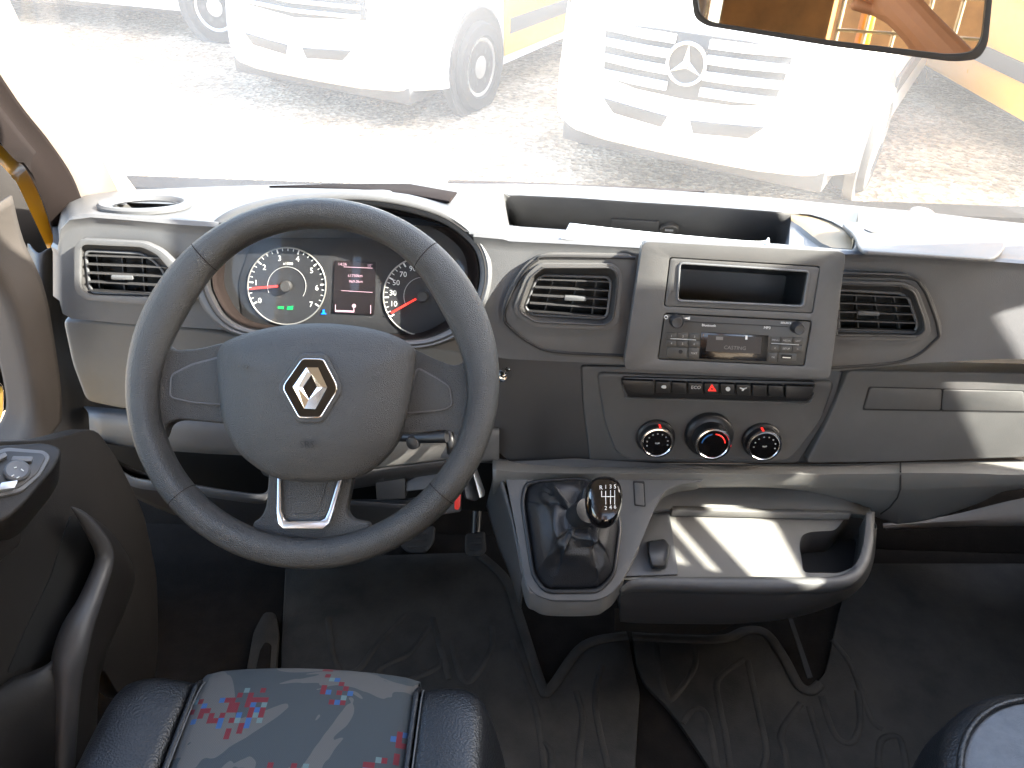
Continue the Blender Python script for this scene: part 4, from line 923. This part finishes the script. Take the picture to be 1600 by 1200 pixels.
slab3('tray_ledge', [[PZ(x, y, TZ + .016) for x, y in [(1050, 790), (1330, 798), (1330, 803), (1050, 797)]]], V((0, 0, 1)), .014, 'dash_lower', cc, bev=.002)
sp_ = slab3('socket_plate', [[PZ(x, y, TZ + .004) for x, y in fillet([(1012, 800), (1045, 795), (1060, 897), (972, 900), (985, 860)], 4)]], V((0, 0, 1)), .004, 'dash_upper', cc, bev=.001)
sk_ = mk('socket_cover', [PZ(x, y, z) for x, y, z in ((1014, 845, TZ + .03), (1040, 843, TZ + .03), (1046, 852, TZ + .03), (1043, 866, TZ + .028), (1040, 884, TZ + .02), (1018, 884, TZ + .02), (1014, 862, TZ + .028), (1010, 846, TZ + .004), (1038, 842, TZ + .004), (1047, 852, TZ + .004), (1045, 870, TZ + .004), (1041, 889, TZ + .004), (1017, 889, TZ + .004), (1012, 864, TZ + .004))],
          [(0, 1, 2, 3, 4, 5, 6)] + [(i, (i + 1) % 7, 7 + (i + 1) % 7, 7 + i) for i in range(7)], 'black_plastic', cc, bev=.003, seg=3)
lip = [(978, 912), (1000, 906), (1060, 906), (1180, 907), (1270, 907), (1320, 902), (1344, 884), (1356, 850), (1360, 800)]
lipz = [TZ + .012] * 6 + [TZ + .014, TZ + .022, TZ + .034]
lr = [[], [], [], [], [], []]
for (x, y), z in zip(lip, lipz):
    p = PZ(x, y, z); c = PZ(1160, 830, z); o = (p - c); o.z = 0; o.normalize()
    lr[0].append(p - o * .008 + V((0, 0, TZ - z - .002))); lr[1].append(p - o * .006); lr[2].append(p + V((0, 0, .0015))); lr[3].append(p + o * .007 - V((0, 0, .001)))
    lr[4].append(p + o * .009 - V((0, 0, .008))); lr[5].append(p + o * .006 - V((0, 0, .022)))
loft('tray_lip', lr, 'dash_face', cc, su=70, sharp=70, th=.001)
und = [(968, 962), (1000, 966), (1060, 967), (1150, 966), (1235, 954), (1300, 930), (1342, 900), (1360, 866), (1366, 812)]
u0 = [v - V((0, 0, 0)) for v in lr[4]]
u1 = [P(x, y, .86 if i < 5 else .9 + .02 * (i - 5)) for i, (x, y) in enumerate(und)]
loft('tray_underside', [u0, [lerp(a, b, .5) + V((0, -.012, -.012)) for a, b in zip(u0, u1)], u1, [p + V((0, .15, -.01)) for p in u1]], 'dash_dark', cc, su=50, sv=16, th=.002)
slab('underside_notch', [(1006, 945), (1014, 940), (1022, 938), (1030, 942), (1039, 943), (1036, 948), (1026, 947), (1010, 949)], face(1022, 944, .818, 0), .004, .002, 'deep_black', cc, bev=0)
# cup well at the tray's right end
loft('cup_well', [[PZ(x, y, TZ + .001) for x, y in cw], [PZ(x, y, TZ + .001) + V((0, 0, -.012)) for x, y in cw], [PZ(x, y, TZ + .001) + V((0, .004, -.05)) for x, y in scl(cw, (1300, 862), .95)]], 'dash_dark', cc, closed_u=True, sharp=60)
mk('cup_floor', [PZ(x, y, TZ) + V((0, .004, -.049)) for x, y in scl(cw, (1300, 862), .96)], [list(range(len(cw)))], 'black_plastic', cc)

# right-hand door sill strip under the dashboard
ss = thing('sill_trim', 'pale sill trim strip below the right end of the dashboard', 'trim', P(1540, 810, 1.2))
loft('strip', [[P(1380, 820, 1.16), P(1480, 806, 1.14), P(1600, 778, 1.10), P(1750, 760, 1.06)], [P(1380, 822, 1.15), P(1480, 816, 1.12), P(1600, 812, 1.08), P(1750, 806, 1.04)], [P(1385, 828, 1.18), P(1480, 824, 1.16), P(1600, 822, 1.12), P(1750, 820, 1.1)]], 'pillar_trim', ss, su=16, sv=10, th=.006)

# ================================================================== pedals
def pedal(name, label, px, Y, el):
    pp_ = face(*px[0], Y, el); t = thing(name, label, 'pedal', pp_.on(*px[0]), 'foot pedals')
    slab('pad', fillet(px, 6), pp_, 0, .012, 'tyre', t, bev=.004, seg=3)
    x0, x1 = min(p[0] for p in px), max(p[0] for p in px); y0, y1 = min(p[1] for p in px), max(p[1] for p in px)
    for k in range(3):
        yy = lerp(y0, y1, (k + 1) / 4)
        tube('grip_rib', [pp_.on(lerp(x0, x1, .22), yy, .001), pp_.on(lerp(x0, x1, .78), yy, .001)], .0022, 'tyre', t, n=6)
    c = pp_.on((x0 + x1) / 2, (y0 + y1) / 2, -.01)
    tube('pedal_arm', [c, c + V((0, .10, .06)), c + V((0, .16, .22))], .009, 'black_plastic', t, n=8)
pedal('pedal', 'wide brake pedal pad in the dark footwell under the wheel', [(624, 852), (640, 826), (680, 822), (678, 848), (664, 866), (636, 864)], 1.12, 45)
pedal('pedal', 'narrow accelerator pedal pad left of the gear console', [(727, 834), (758, 830), (760, 862), (752, 869), (732, 869), (726, 862)], 1.10, 45)
pedal('pedal', 'clutch pedal just peeking below the bottom of the steering wheel', [(496, 862), (530, 862), (528, 882), (518, 894), (504, 893)], 1.08, 45)

# ================================================================== floor mats
MZ = FZ + .012
def mat_thing(label, outline, ridges, edge=None):
    t = thing('floor_mat', label, 'floor mat', PZ(*outline[0], FZ), 'rubber floor mats')
    slab3('mat_sheet', [[PZ(x, y, MZ) for x, y in outline]], V((0, 0, 1)), .010, 'rubber_mat', t, bev=.003)
    for r in ridges:
        tube('ridge', [PZ(x, y, MZ) for x, y in r], .0055, 'rubber_mat', t, n=10, flat=V((0, 0, 1)), smooth=8 * len(r))
    if edge:
        tube('raised_edge', [PZ(x, y, MZ + .002) for x, y in edge], .009, 'rubber_mat', t, n=12, flat=V((0, 0, 1)), smooth=60)
mat_thing('black rubber mat in the driver footwell behind the seat front', fillet([(446, 880), (560, 868), (744, 862), (790, 905), (812, 966), (846, 1072), (856, 1080), (900, 1020), (940, 998), (982, 992), (990, 1040), (1000, 1080), (985, 1330), (430, 1330), (440, 1000)], 10),
          [[(513, 965), (517, 1000), (522, 1030), (538, 1051), (562, 1044), (588, 1009), (632, 960)], [(676, 965), (688, 1010), (702, 1062)], [(706, 1000), (720, 1056), (740, 1060), (768, 1012), (768, 978)], [(580, 1062), (600, 1040), (640, 1020), (670, 980)], [(640, 1062), (680, 1045), (690, 1030)],
           [(800, 1000), (820, 1060), (838, 1110), (850, 1200), (852, 1260)], [(900, 1080), (910, 1120), (905, 1180), (900, 1260)], [(848, 1160), (862, 1180), (858, 1260)], [(940, 1040), (930, 1100), (950, 1200)]],
          [(744, 862), (790, 905), (812, 966), (846, 1070), (860, 1076), (900, 1020), (930, 1001), (980, 993)])
mat_thing('ribbed black rubber mat between the gear console and passenger seat', fillet([(988, 994), (1067, 998), (1131, 998), (1163, 986), (1187, 985), (1205, 997), (1227, 1031), (1248, 1069), (1267, 1079), (1290, 1050), (1310, 960), (1335, 880), (1640, 880), (1750, 1350), (1130, 1350), (1109, 1200), (1067, 1136), (1040, 1101), (1008, 1069), (995, 1040)], 8),
          [[(1024, 1003), (1032, 1050), (1040, 1084), (1051, 1091), (1085, 1043), (1084, 1008)], [(1163, 1029), (1122, 1062), (1125, 1107), (1134, 1150), (1146, 1240)], [(1168, 1032), (1187, 1120), (1197, 1173), (1189, 1210)], [(1251, 1099), (1221, 1144), (1227, 1180), (1240, 1260)], [(1264, 1104), (1291, 1195), (1300, 1250)],
           [(1283, 1088), (1304, 1147), (1330, 1160), (1344, 1130), (1340, 1080)], [(1066, 1130), (1082, 1110), (1100, 1112), (1112, 1150), (1120, 1200)], [(1372, 1200), (1376, 1160), (1392, 1150), (1408, 1158), (1418, 1210)], [(1300, 1000), (1330, 1040), (1360, 1120), (1380, 1140)]],
          [(988, 994), (1067, 998), (1131, 998), (1163, 986), (1187, 985), (1205, 997), (1227, 1031), (1248, 1069), (1267, 1079), (1282, 1068)])
hump = thing('floor_cover', 'black rubber floor cover hump under the console tray', 'floor cover', PZ(1150, 980, FZ))
loft('cover_sheet', [[PZ(x, y, FZ + z) for x, y, z in r] for r in ([(960, 985, .02), (1100, 990, .02), (1150, 975, .03), (1190, 965, .04), (1260, 955, .04)], [(960, 950, .12), (1100, 955, .12), (1150, 948, .13), (1190, 930, .13), (1260, 910, .13)])], 'rubber_mat', hump, su=30, sv=10)
slab('seam_slot', [(1229, 956), (1235, 956), (1270, 1058), (1262, 1060)], PL(PZ(1250, 1000, FZ + .02), (0, 0, 1)), .004, .002, 'deep_black', hump, bev=0)
ft = thing('foot_rest', 'dark ribbed foot rest at the left of the driver footwell', 'foot rest', PZ(410, 1060, FZ))
fo = fillet([(382, 1060), (396, 985), (412, 955), (430, 955), (436, 985), (430, 1060)], 8)
slab3('rest_plate', [[PZ(x, y, FZ + .02) for x, y in fo]], V((0, 0, 1)), .018, 'rubber_mat', ft, bev=.004)
slab3('rest_inset', [[PZ(x, y, FZ + .024) for x, y in fillet([(396, 1060), (406, 1015), (414, 1002), (424, 1006), (420, 1060)], 4)]], V((0, 0, 1)), .006, 'carpet', ft, bev=.002)

# ================================================================== seats
SZ = 1.12
def cushion(name, xs, m, parent, y0=.575, crown=.012, back=-.12, inset=(0, 0)):
    rows = []
    prof = [(y0 - .03, SZ - .16), (y0 - .005, SZ - .10), (y0 + .004, SZ - .05), (y0 - .004, SZ - .02), (y0 - .025, SZ - .004), (y0 - .06, SZ + .001), (y0 - .15, SZ - .003), (y0 - .3, SZ - .012), (back, SZ - .02)]
    for y, z in prof:
        row = []
        for i in range(17):
            t = i / 16; x = lerp(xs[0], xs[1], t); b = math.sin(t * math.pi) ** .6
            row.append((x, y + crown * .35 * b, z + crown * b))
        rows.append(row)
    return loft(name, rows, m, parent, sv=40, th=.004, sharp=180)
ds_ = thing('driver_seat', 'driver seat with camouflage fabric centre and black leatherette bolsters', 'seat', (-.23, .4, FZ))
cushion('seat_fabric', (-.351, -.098), 'camo_fabric', ds_, .588)
def bolster(xs, side, parent):
    rows = []
    for y, z in ((.53, SZ - .16), (.560, SZ - .09), (.570, SZ - .04), (.562, SZ - .008), (.54, SZ + .004), (.50, SZ + .008), (.40, SZ + .009), (.25, SZ + .008), (-.12, SZ + .004)):
        row = []
        for i in range(15):
            t = i / 14; e = t if side > 0 else 1 - t     # e=0 at the seam, 1 outside
            drop = -.10 * max(0, e - .62) ** 2 / .1444; bulge = .009 * math.sin(min(1, e / .85) * math.pi) 
            row.append((lerp(xs[0], xs[1], t) , y - .045 * max(0, e - .4) ** 2 / .36, z + bulge + drop - (.016 if e < .01 else 0)))
        rows.append(row)
    return loft('bolster', rows, 'leather_black', parent, sv=44, th=.004, sharp=180)
bolster((-.476, -.352), -1, ds_); bolster((-.097, .012), 1, ds_)
for x in (-.3515, -.0975):
    tube('piping', [(x, .552, SZ - .1), (x, .576, SZ - .04), (x, .560, SZ - .004), (x, .52, SZ + .004), (x, .3, SZ - .004), (x, -.1, SZ - .012)], .0035, 'leather_black', ds_, n=8, smooth=30)
    tube('stitching', [(x + .007, .566, SZ - .02), (x + .007, .53, SZ + .010), (x + .007, .3, SZ + .010), (x + .007, -.1, SZ + .004)], .0008, 'stitch', ds_, n=6, smooth=24)
box('seat_base', (-.43, -.1, FZ), (-.02, .46, SZ - .10), 'carpet', ds_, bev=.02)
ps_ = thing('passenger_seat', 'grey fabric passenger seat corner with dark piped side', 'seat', (.75, .35, FZ))
rows = []
for k in range(13):
    t = k / 12; a = lerp(R(180), R(60), t)
    rows.append((t, V((.628 + .150 * math.cos(a), .44 + .150 * math.sin(a), 0))))
edge = [V((.478, -.1, 0)), V((.478, .2, 0)), V((.477, .385, 0))] + [p for _, p in rows] + [V((.85, .61, 0)), V((1.1, .615, 0))]
def lvl(ins, z): return [p + (V((.85, .0, 0)) - p) * ins + V((0, 0, z)) for p in edge]
loft('seat_side', [lvl(0, SZ - .2), lvl(-.02, SZ - .10), lvl(-.012, SZ - .045), lvl(.0, SZ - .012), lvl(.03, SZ + .002)], 'leather_black', ps_, su=50, sv=20, th=.004)
loft('seat_fabric', [lvl(.03, SZ + .001), lvl(.10, SZ + .014), lvl(.25, SZ + .02), lvl(.6, SZ + .02), lvl(.99, SZ + .01)], 'seat_grey', ps_, su=50, sv=20, th=.004)
tube('piping', lvl(.028, SZ + .003), .004, 'leather_black', ps_, n=8, smooth=50)
box('seat_base', (.56, -.1, FZ), (1.1, .44, SZ - .14), 'carpet', ps_, bev=.02)

# ================================================================== rear-view mirror
PM = PL(P(1315, 30, .72), (-.30, -.93, .12))
rm = thing('rear_view_mirror', 'dark framed rear-view mirror hanging at the top right', 'mirror', PM.on(1320, 80))
mo = fillet([(1074, -60), (1086, 28), (1104, 40), (1300, 72), (1490, 96), (1528, 92), (1542, 70), (1552, -30), (1530, -80), (1300, -110)], 16)
def grow(p, f): return scl(p, (1315, -5), f)
dome('housing', grow(mo, 1.0), PL(PM.o, -PM.n), .006, .035, 'black_plastic', rm, th=.004)
slab('frame', mo, PM, .004, .012, 'black_plastic', rm, bev=.003, seg=3, holes=[[(1315 + (x - 1315) * .968, -8 + (y + 8) * .90) for x, y in mo]])
slab('mirror_glass', [(1315 + (x - 1315) * .972, -8 + (y + 8) * .91) for x, y in mo], PM, .0, .002, 'mirror_glass', rm, bev=0)
tube('stem', [PM.on(1315, -30, -.02), PM.on(1315, -90, -.06), V((.45, .78, 2.15))], .012, 'black_plastic', rm, smooth=10)
# ================================================================== vans parked outside
def wheel(parent, x, y, side, r=.34):
    w = lathe('wheel', V((x, y, r)), (side, 0, 0), [(r * .62, -.10), (r * .92, -.11), (r, -.08), (r, .07), (r * .93, .105), (r * .70, .11), (r * .64, .09)], 'tyre', parent, n=36)
    lathe('hub_cap', V((x, y, r)), (side, 0, 0), [(r * .66, .07), (r * .655, .095), (r * .58, .09), (r * .50, .06), (r * .30, .085), (r * .16, .10), (0, .10)], 'rim_silver', w, n=28)
    for k in range(6):
        a = k * math.pi / 3
        lathe('bolt', V((x + side * .085, y + math.cos(a) * r * .38, r + math.sin(a) * r * .38)), (side, 0, 0), [(.022, -.02), (.022, .006), (0, .008)], 'dark_grille', w, n=8)
def make_van(name, label, paint, group, grille='star', L=5.6, W=1.96, sides=None):
    t = thing(name, label, 'van', (0, 0, 0), group)
    prof = fillet([(.22, .27), (.02, .30), (-.01, .44), (.0, .62), (.03, .74), (.07, 1.0), (.16, 1.14), (.45, 1.25), (.82, 1.36), (1.35, 2.02), (1.62, 2.42), (2.0, 2.52), (L, 2.50), (L, .30)], .07, 3)
    rows = []
    for s in [-1, -.985, -.95, -.88, -.75, -.5, -.25, 0, .25, .5, .75, .88, .95, .985, 1]:
        row = []
        for i, (y, z) in enumerate(prof):
            fw = max(0, 1 - max(0, y) / 1.7)
            yy = y + fw * (.30 * abs(s) ** 5 + .05 * s * s)
            tp = 1 - .09 * max(0, (z - 1.2) / 1.3)
            zz = z - (.10 * abs(s) ** 7 if z > 1.05 else 0)
            row.append((s * W / 2 * tp, yy, zz))
        rows.append(row)
    rows_t = [list(r) for r in zip(*rows)]
    b = loft('body', rows_t, paint, t, closed_v=True, sharp=40)
    # flanks
    for sd in (-1, 1):
        fl = [rows_t[i][0 if sd < 0 else -1] for i in range(len(prof))]
        mk('flank', fl, [list(range(len(fl)))], paint, t)
        for wy in (.98, L - 1.15):
            lathe('wheel_arch', V((sd * (W / 2 - .02), wy, .36)), (sd, 0, 0), [(.43, -.04), (.43, .022), (.41, .03), (.39, .022), (0.01, .018)], 'dark_grille', t, n=36)
            wheel(t, sd * (W / 2 - .06), wy, sd)
        sl__ = box('side_moulding', (sd * (W / 2) - .012, 1.5, .50), (sd * (W / 2) + .016, L - 1.7, .62), 'dark_grille', t, bev=.006)
        hl = [(sd * .60, .10, .86), (sd * .78, .15, .82), (sd * .90, .30, .90), (sd * .93, .44, 1.12), (sd * .80, .26, 1.10), (sd * .64, .12, 1.0)]
        mk('headlight', [V(p) + V((0, -.035, 0)) for p in hl] + [V(p) + V((0, .05, 0)) for p in hl], [(0, 1, 2, 3, 4, 5)] + [(i, (i + 1) % 6, 6 + (i + 1) % 6, 6 + i) for i in range(6)], 'lens', t, bev=.01)
    if sides:
        for sd in (-1, 1):
            x = sd * (W / 2)
            pts = [(1.42, .34), (L - .05, .34), (L - .05, 1.25), (1.42, 1.25)]
            f = [V((x + sd * .010, yy, zz)) for yy, zz in pts]
            mk('side_panel', f + [p - V((sd * .03, 0, 0)) for p in f], [(0, 1, 2, 3), (7, 6, 5, 4)] + [(i, (i + 1) % 4, 4 + (i + 1) % 4, 4 + i) for i in range(4)], sides, t, bev=.006)
    y = -.004
    dy = lambda x, z: -.014 + .05 * (x / .98) ** 2 + .28 * abs(x / .98) ** 5 + max(0, (z - .62)) * .18
    def fpl(nm, pts, m, pr, off=0, th=.02, bev=.004, par=t):
        f = [V((x, dy(x, z) - off, z)) for x, z in pts]
        vsx = f + [p + V((0, th, 0)) for p in f]; k = len(f)
        return mk(nm, vsx, [list(range(k)), list(range(2 * k - 1, k - 1, -1))] + [(i, (i + 1) % k, k + (i + 1) % k, k + i) for i in range(k)], m, par, bev)
    if grille == 'star':
        g = fpl('grille', [(-.52, .70), (-.30, .665), (0, .655), (.30, .665), (.52, .70), (.56, .98), (.3, 1.0), (0, 1.0), (-.3, 1.0), (-.56, .98)], 'dark_grille', t, 0)
        for z in (.72, .805, .89, .97):
            w = .53 + (z - .7) * .1
            for sd in (-1, 1):
                fpl('grille_bar', [(sd * .10, z - .032), (sd * .3, z - .030), (sd * w, z - .02), (sd * w, z + .02), (sd * .3, z + .018), (sd * .10, z + .016)], 'white_paint' if paint == 'white_paint' else 'grille_silver', t, .018, .02, .004, g)
        c = V((0, dy(0, .85) - .03, .85))
        lathe('badge_disc', c, (0, -1, 0), [(.115, -.02), (.115, .004), (0, .004)], 'dark_grille', g, n=36)
        tube('badge_ring', [c + V((math.cos(a) * .112, -.012, math.sin(a) * .112)) for a in [2 * math.pi * k / 36 for k in range(36)]], .011, 'chrome', g, n=8, closed=True)
        for k in range(3):
            a = math.pi / 2 + k * 2 * math.pi / 3; d = V((math.cos(a), 0, math.sin(a))); e = V((-d.z, 0, d.x)); o = c + V((0, -.012, 0))
            mk('badge_point', [o + d * .105, o + e * .022, o - e * .022, o + V((0, -.014, 0)), o + V((0, .01, 0))], [(0, 1, 3), (0, 3, 2), (0, 4, 1), (0, 2, 4), (1, 4, 2, 3)], 'chrome', g, sharp=10)
    else:
        g = fpl('grille', [(-.62, .78), (0, .74), (.62, .78), (.58, .98), (0, .98), (-.58, .98)], 'dark_grille', t, 0)
        for z in (.80, .86, .92):
            fpl('grille_bar', [(-.57, z - .014), (0, z - .026), (.57, z - .014), (.57, z + .012), (0, z), (-.57, z + .012)], 'grille_silver', t, .016, .02, .003, g)
    for sd in (-1, 1):
        fpl('air_intake', [(sd * .07, .545), (sd * .50, .575), (sd * .42, .50), (sd * .10, .475)], 'dark_grille', t, .004, .02, .004)
    fpl('bumper_crease', [(-.60, .60), (0, .585), (.60, .60), (.60, .615), (0, .60), (-.60, .615)], paint, t, .012, .02, .004)
    pt = fpl('number_plate', [(-.26, .345), (.26, .345), (.26, .455), (-.26, .455)], 'plate', t, .022, .012, .002)
    # cab glass and mirrors, underbody
    ws3 = [(-.72, 1.30, 1.55 - .02), (.72, 1.30, 1.55 - .02), (.66, 1.62, 2.15), (-.66, 1.62, 2.15)]
    mk('windscreen', [(-.78, .87, 1.46), (.78, .87, 1.46), (.70, 1.36, 2.08), (-.70, 1.36, 2.08), (-.78, .97, 1.42), (.78, .97, 1.42), (.70, 1.46, 2.04), (-.70, 1.46, 2.04)], [(0, 1, 2, 3), (4, 7, 6, 5), (0, 4, 5, 1), (1, 5, 6, 2), (2, 6, 7, 3), (3, 7, 4, 0)], 'van_glass', t)
    for sd in (-1, 1):
        x = sd * (W / 2 * .97)
        mk('side_window', [(x, 1.25, 1.42), (x, 2.0, 1.42), (x * .96, 2.0, 1.95), (x * .96, 1.62, 1.95), (x + sd * .012, 1.25, 1.42), (x + sd * .012, 2.0, 1.42), (x * .96 + sd * .012, 2.0, 1.95), (x * .96 + sd * .012, 1.62, 1.95)], [(0, 1, 2, 3), (4, 5, 6, 7), (0, 4, 5, 1), (1, 5, 6, 2), (2, 6, 7, 3), (3, 7, 4, 0)], 'van_glass', t)
        box('wing_mirror', (sd * 1.04 - .09, 1.12, 1.45), (sd * 1.04 + .09, 1.26, 1.78), 'dark_grille', t, bev=.03)
    for k, (x, w) in enumerate(((-.19, .05), (-.13, .05), (-.05, .02), (.02, .05), (.08, .05), (.14, .05), (.20, .03))):
        fpl('plate_mark', [(x - w / 4, .368), (x + w / 4, .368), (x + w / 4, .432), (x - w / 4, .432)], 'grey_print', t, .0235, .002, 0, pt)
    box('underbody', (-.86, .20, .20), (.86, L - .2, .34), 'dark_grille', t, bev=.02)
    return t
def put(t, x, y, deg):
    t.location = (x, y, 0); t.rotation_euler = (0, 0, R(deg)); return t
GV = 'vans parked outside the windscreen'
v1 = put(make_van('parked_van', 'white van with silver star badge and grille facing the windscreen', 'white_paint', GV), .93, 4.80, -29)
v2 = put(make_van('parked_van', 'yellow van with nose painted white for glare, left of the star-badged van', 'white_paint', GV, 'slats', sides='yellow_paint'), -1.68, 6.25, -27)  # yellow van; white body colour stands for its burnt-out front
v3 = put(make_van('parked_van', 'white van side-on at the far top left with one front wheel showing', 'white_paint', GV, 'slats'), -1.9, 9.4, 76)
v5 = put(make_van('parked_van', 'yellow van further back at the right edge with dark wheels', 'yellow_paint', GV, 'slats'), 5.75, 6.3, -4)
v6 = put(make_van('parked_van', 'nearest yellow van cut off by the right edge', 'yellow_paint', GV, 'slats'), 4.7, 4.3, 3)
# ribbed pale blue steel wall behind
wb_ = thing('steel_wall', 'pale blue ribbed steel wall behind the white vans', 'wall', (.6, 9.2, 0))
vs_, fs_ = [], []
for k in range(61):
    x = .25 + k * .02; yy = 9.2 + (.03 if k % 4 in (0, 1) else 0)
    vs_ += [(x, yy, 0), (x, yy, 3)]
    if k: fs_.append((2 * k - 2, 2 * k, 2 * k + 1, 2 * k - 1))
o = mk('ribbed_sheet', vs_, fs_, 'wall_blue', wb_, sharp=20); o.modifiers.new('thickness', 'SOLIDIFY').thickness = .01

# wipers at the foot of the windscreen
for i, (a, b, lab) in enumerate((((1180, 322), (1600, 352), 'dark wiper arm along the foot of the windscreen, right'), ((700, 284), (1100, 300), 'thin dark wiper blade along the foot of the windscreen, middle'))):
    w = thing('wiper', lab, 'wiper', P(*a, 1.44), 'windscreen wipers')
    tube('blade', [P(*a, 1.50), P((a[0] + b[0]) / 2, (a[1] + b[1]) / 2 - 1, 1.53), P(*b, 1.47)], .004, 'seal', w, smooth=16)
    tube('arm', [P(a[0] + 160, a[1] + 10, 1.49), P(b[0], b[1] + 1, 1.46)], .005, 'seal', w, n=8)
    if i == 0: lathe('pivot_cap', P(1440, 338, 1.46), (0, -.2, 1), [(.026, -.01), (.024, .006), (.012, .012), (0, .013)], 'dash_face', w, n=20)

# ================================================================== load-bay partition and photographer, seen in the mirror
struct(box('rear_bulkhead', (-.69, -1.30, FZ), (-.335, -1.26, 2.36), 'plywood', bev=0))
struct(box('load_bay_back', (-1.2, -3.3, FZ), (1.4, -3.26, 2.4), 'plywood', bev=0))
mesh_ = thing('wire_partition', 'pale welded wire mesh partition reflected in the rear-view mirror', 'partition', (.0, -1.28, FZ))
for x in [-.78, -.73] + [-.30 + k * .08 for k in range(12)]:
    tube('wire', [(x, -1.24, FZ), (x, -1.24, 2.36)], .006, 'wire', mesh_, n=6)
for k in range(14):
    z = 1.06 + k * .1; tube('wire', [(-.30, -1.235, z), (.60, -1.235, z)], .005, 'wire', mesh_, n=6)
st_ = thing('cargo_strap', 'orange strap hanging behind the wire mesh in the mirror', 'strap', (-.26, -1.36, 1.2))
loft('webbing', [[(-.285, -1.40, 1.2), (-.24, -1.40, 1.2)], [(-.285, -1.40, 2.34), (-.24, -1.40, 2.34)]], 'yellow_paint', st_, th=.004)

pe = thing('person', 'person in dark shirt raising bare forearms, reflected in the rear-view mirror', 'person', (0, -.6, FZ))
def skinned(name, nodes, edges, m, parent, sub=2, root=0):
    me = bpy.data.meshes.new(name); me.from_pydata([V(n[:3]) - wl(parent) for n in nodes], edges, []); me.update()
    o = bpy.data.objects.new(name, me); COL.objects.link(o); o.parent = parent
    me.materials.append(M[m])
    o.modifiers.new('skin', 'SKIN'); 
    if not me.skin_vertices: pass
    for i, n in enumerate(nodes):
        sv = me.skin_vertices[0].data[i]; sv.radius = (n[3], n[4] if len(n) > 4 else n[3]); sv.use_root = i == root
    o.modifiers.new('sub', 'SUBSURF').levels = sub; o.modifiers['sub'].render_levels = sub
    for p in me.polygons: p.use_smooth = True
    return o

nodes = [(0, -.66, 1.00, .15, .12), (0, -.60, 1.16, .14, .11), (0, -.52, 1.33, .16, .12), (0, -.46, 1.47, .10, .09), (0, -.42, 1.55, .055), (0, -.40, 1.61, .075, .085), (0, -.38, 1.69, .085, .10), (0, -.39, 1.76, .06, .07),
         (.18, -.46, 1.45, .06), (.30, -.28, 1.56, .047), (.38, -.12, 1.70, .044), (.27, -.05, 1.80, .040), (.17, .0, 1.885, .029), (.12, .005, 1.925, .032, .018),
         (-.18, -.46, 1.45, .06), (-.30, -.30, 1.46, .047), (-.36, -.18, 1.52, .043), (-.25, -.10, 1.66, .036), (-.15, -.03, 1.78, .028), (-.11, -.02, 1.82, .032, .018),
         (.12, -.62, .95, .10), (.14, -.40, .85, .07), (.14, -.70, .82, .05), (.14, -.95, .80, .035), (-.12, -.62, .95, .10), (-.14, -.40, .85, .07), (-.14, -.70, .82, .05), (-.14, -.95, .80, .035)]
edges = [(0, 1), (1, 2), (2, 3), (3, 4), (4, 5), (5, 6), (6, 7), (3, 8), (8, 9), (9, 10), (10, 11), (11, 12), (12, 13), (3, 14), (14, 15), (15, 16), (16, 17), (17, 18), (18, 19), (0, 20), (20, 21), (21, 22), (22, 23), (0, 24), (24, 25), (25, 26), (26, 27)]
for sd, h0 in ((1, 13), (-1, 19)):
    for k, (dx, ln) in enumerate(((0, .045), (.018, .05), (.036, .045), (-.018, .04), (.05, .03))):
        b0 = len(nodes); hx = nodes[h0][0]; hy = nodes[h0][1]
        nodes += [(hx - sd * .02, hy - .012 + .0, nodes[h0][2] + dx * .8 - .01, .009), (hx - sd * (.02 + ln * .6), hy + .012, nodes[h0][2] + .005 + dx * .8 - .01, .0085), (hx - sd * (.02 + ln * .75), hy - .012, nodes[h0][2] + .005 + dx * .8 - .01, .0075)]
        edges += [(h0, b0), (b0, b0 + 1), (b0 + 1, b0 + 2)]
skinned('body', nodes, edges, 'skin', pe)
sh = [(n[0], n[1], n[2], n[3] * 1.10 + .006, (n[4] if len(n) > 4 else n[3]) * 1.10 + .006) for n in [nodes[i] for i in (0, 1, 2, 3, 8, 9, 14, 15)]]
skinned('shirt', sh, [(0, 1), (1, 2), (2, 3), (3, 4), (4, 5), (3, 6), (6, 7)], 'shirt', pe)
tr_ = [(n[0], n[1], n[2], n[3] * 1.08 + .006, (n[4] if len(n) > 4 else n[3]) * 1.08 + .006) for n in [nodes[i] for i in (0, 20, 21, 22, 23, 24, 25, 26, 27)]]
skinned('trousers', tr_, [(0, 1), (1, 2), (2, 3), (3, 4), (0, 5), (5, 6), (6, 7), (7, 8)], 'carpet', pe)
skinned('hair', [(0, -.43, 1.67, .085, .085), (0, -.42, 1.74, .09, .095), (0, -.40, 1.79, .065, .075)], [(0, 1), (1, 2)], 'carpet', pe)
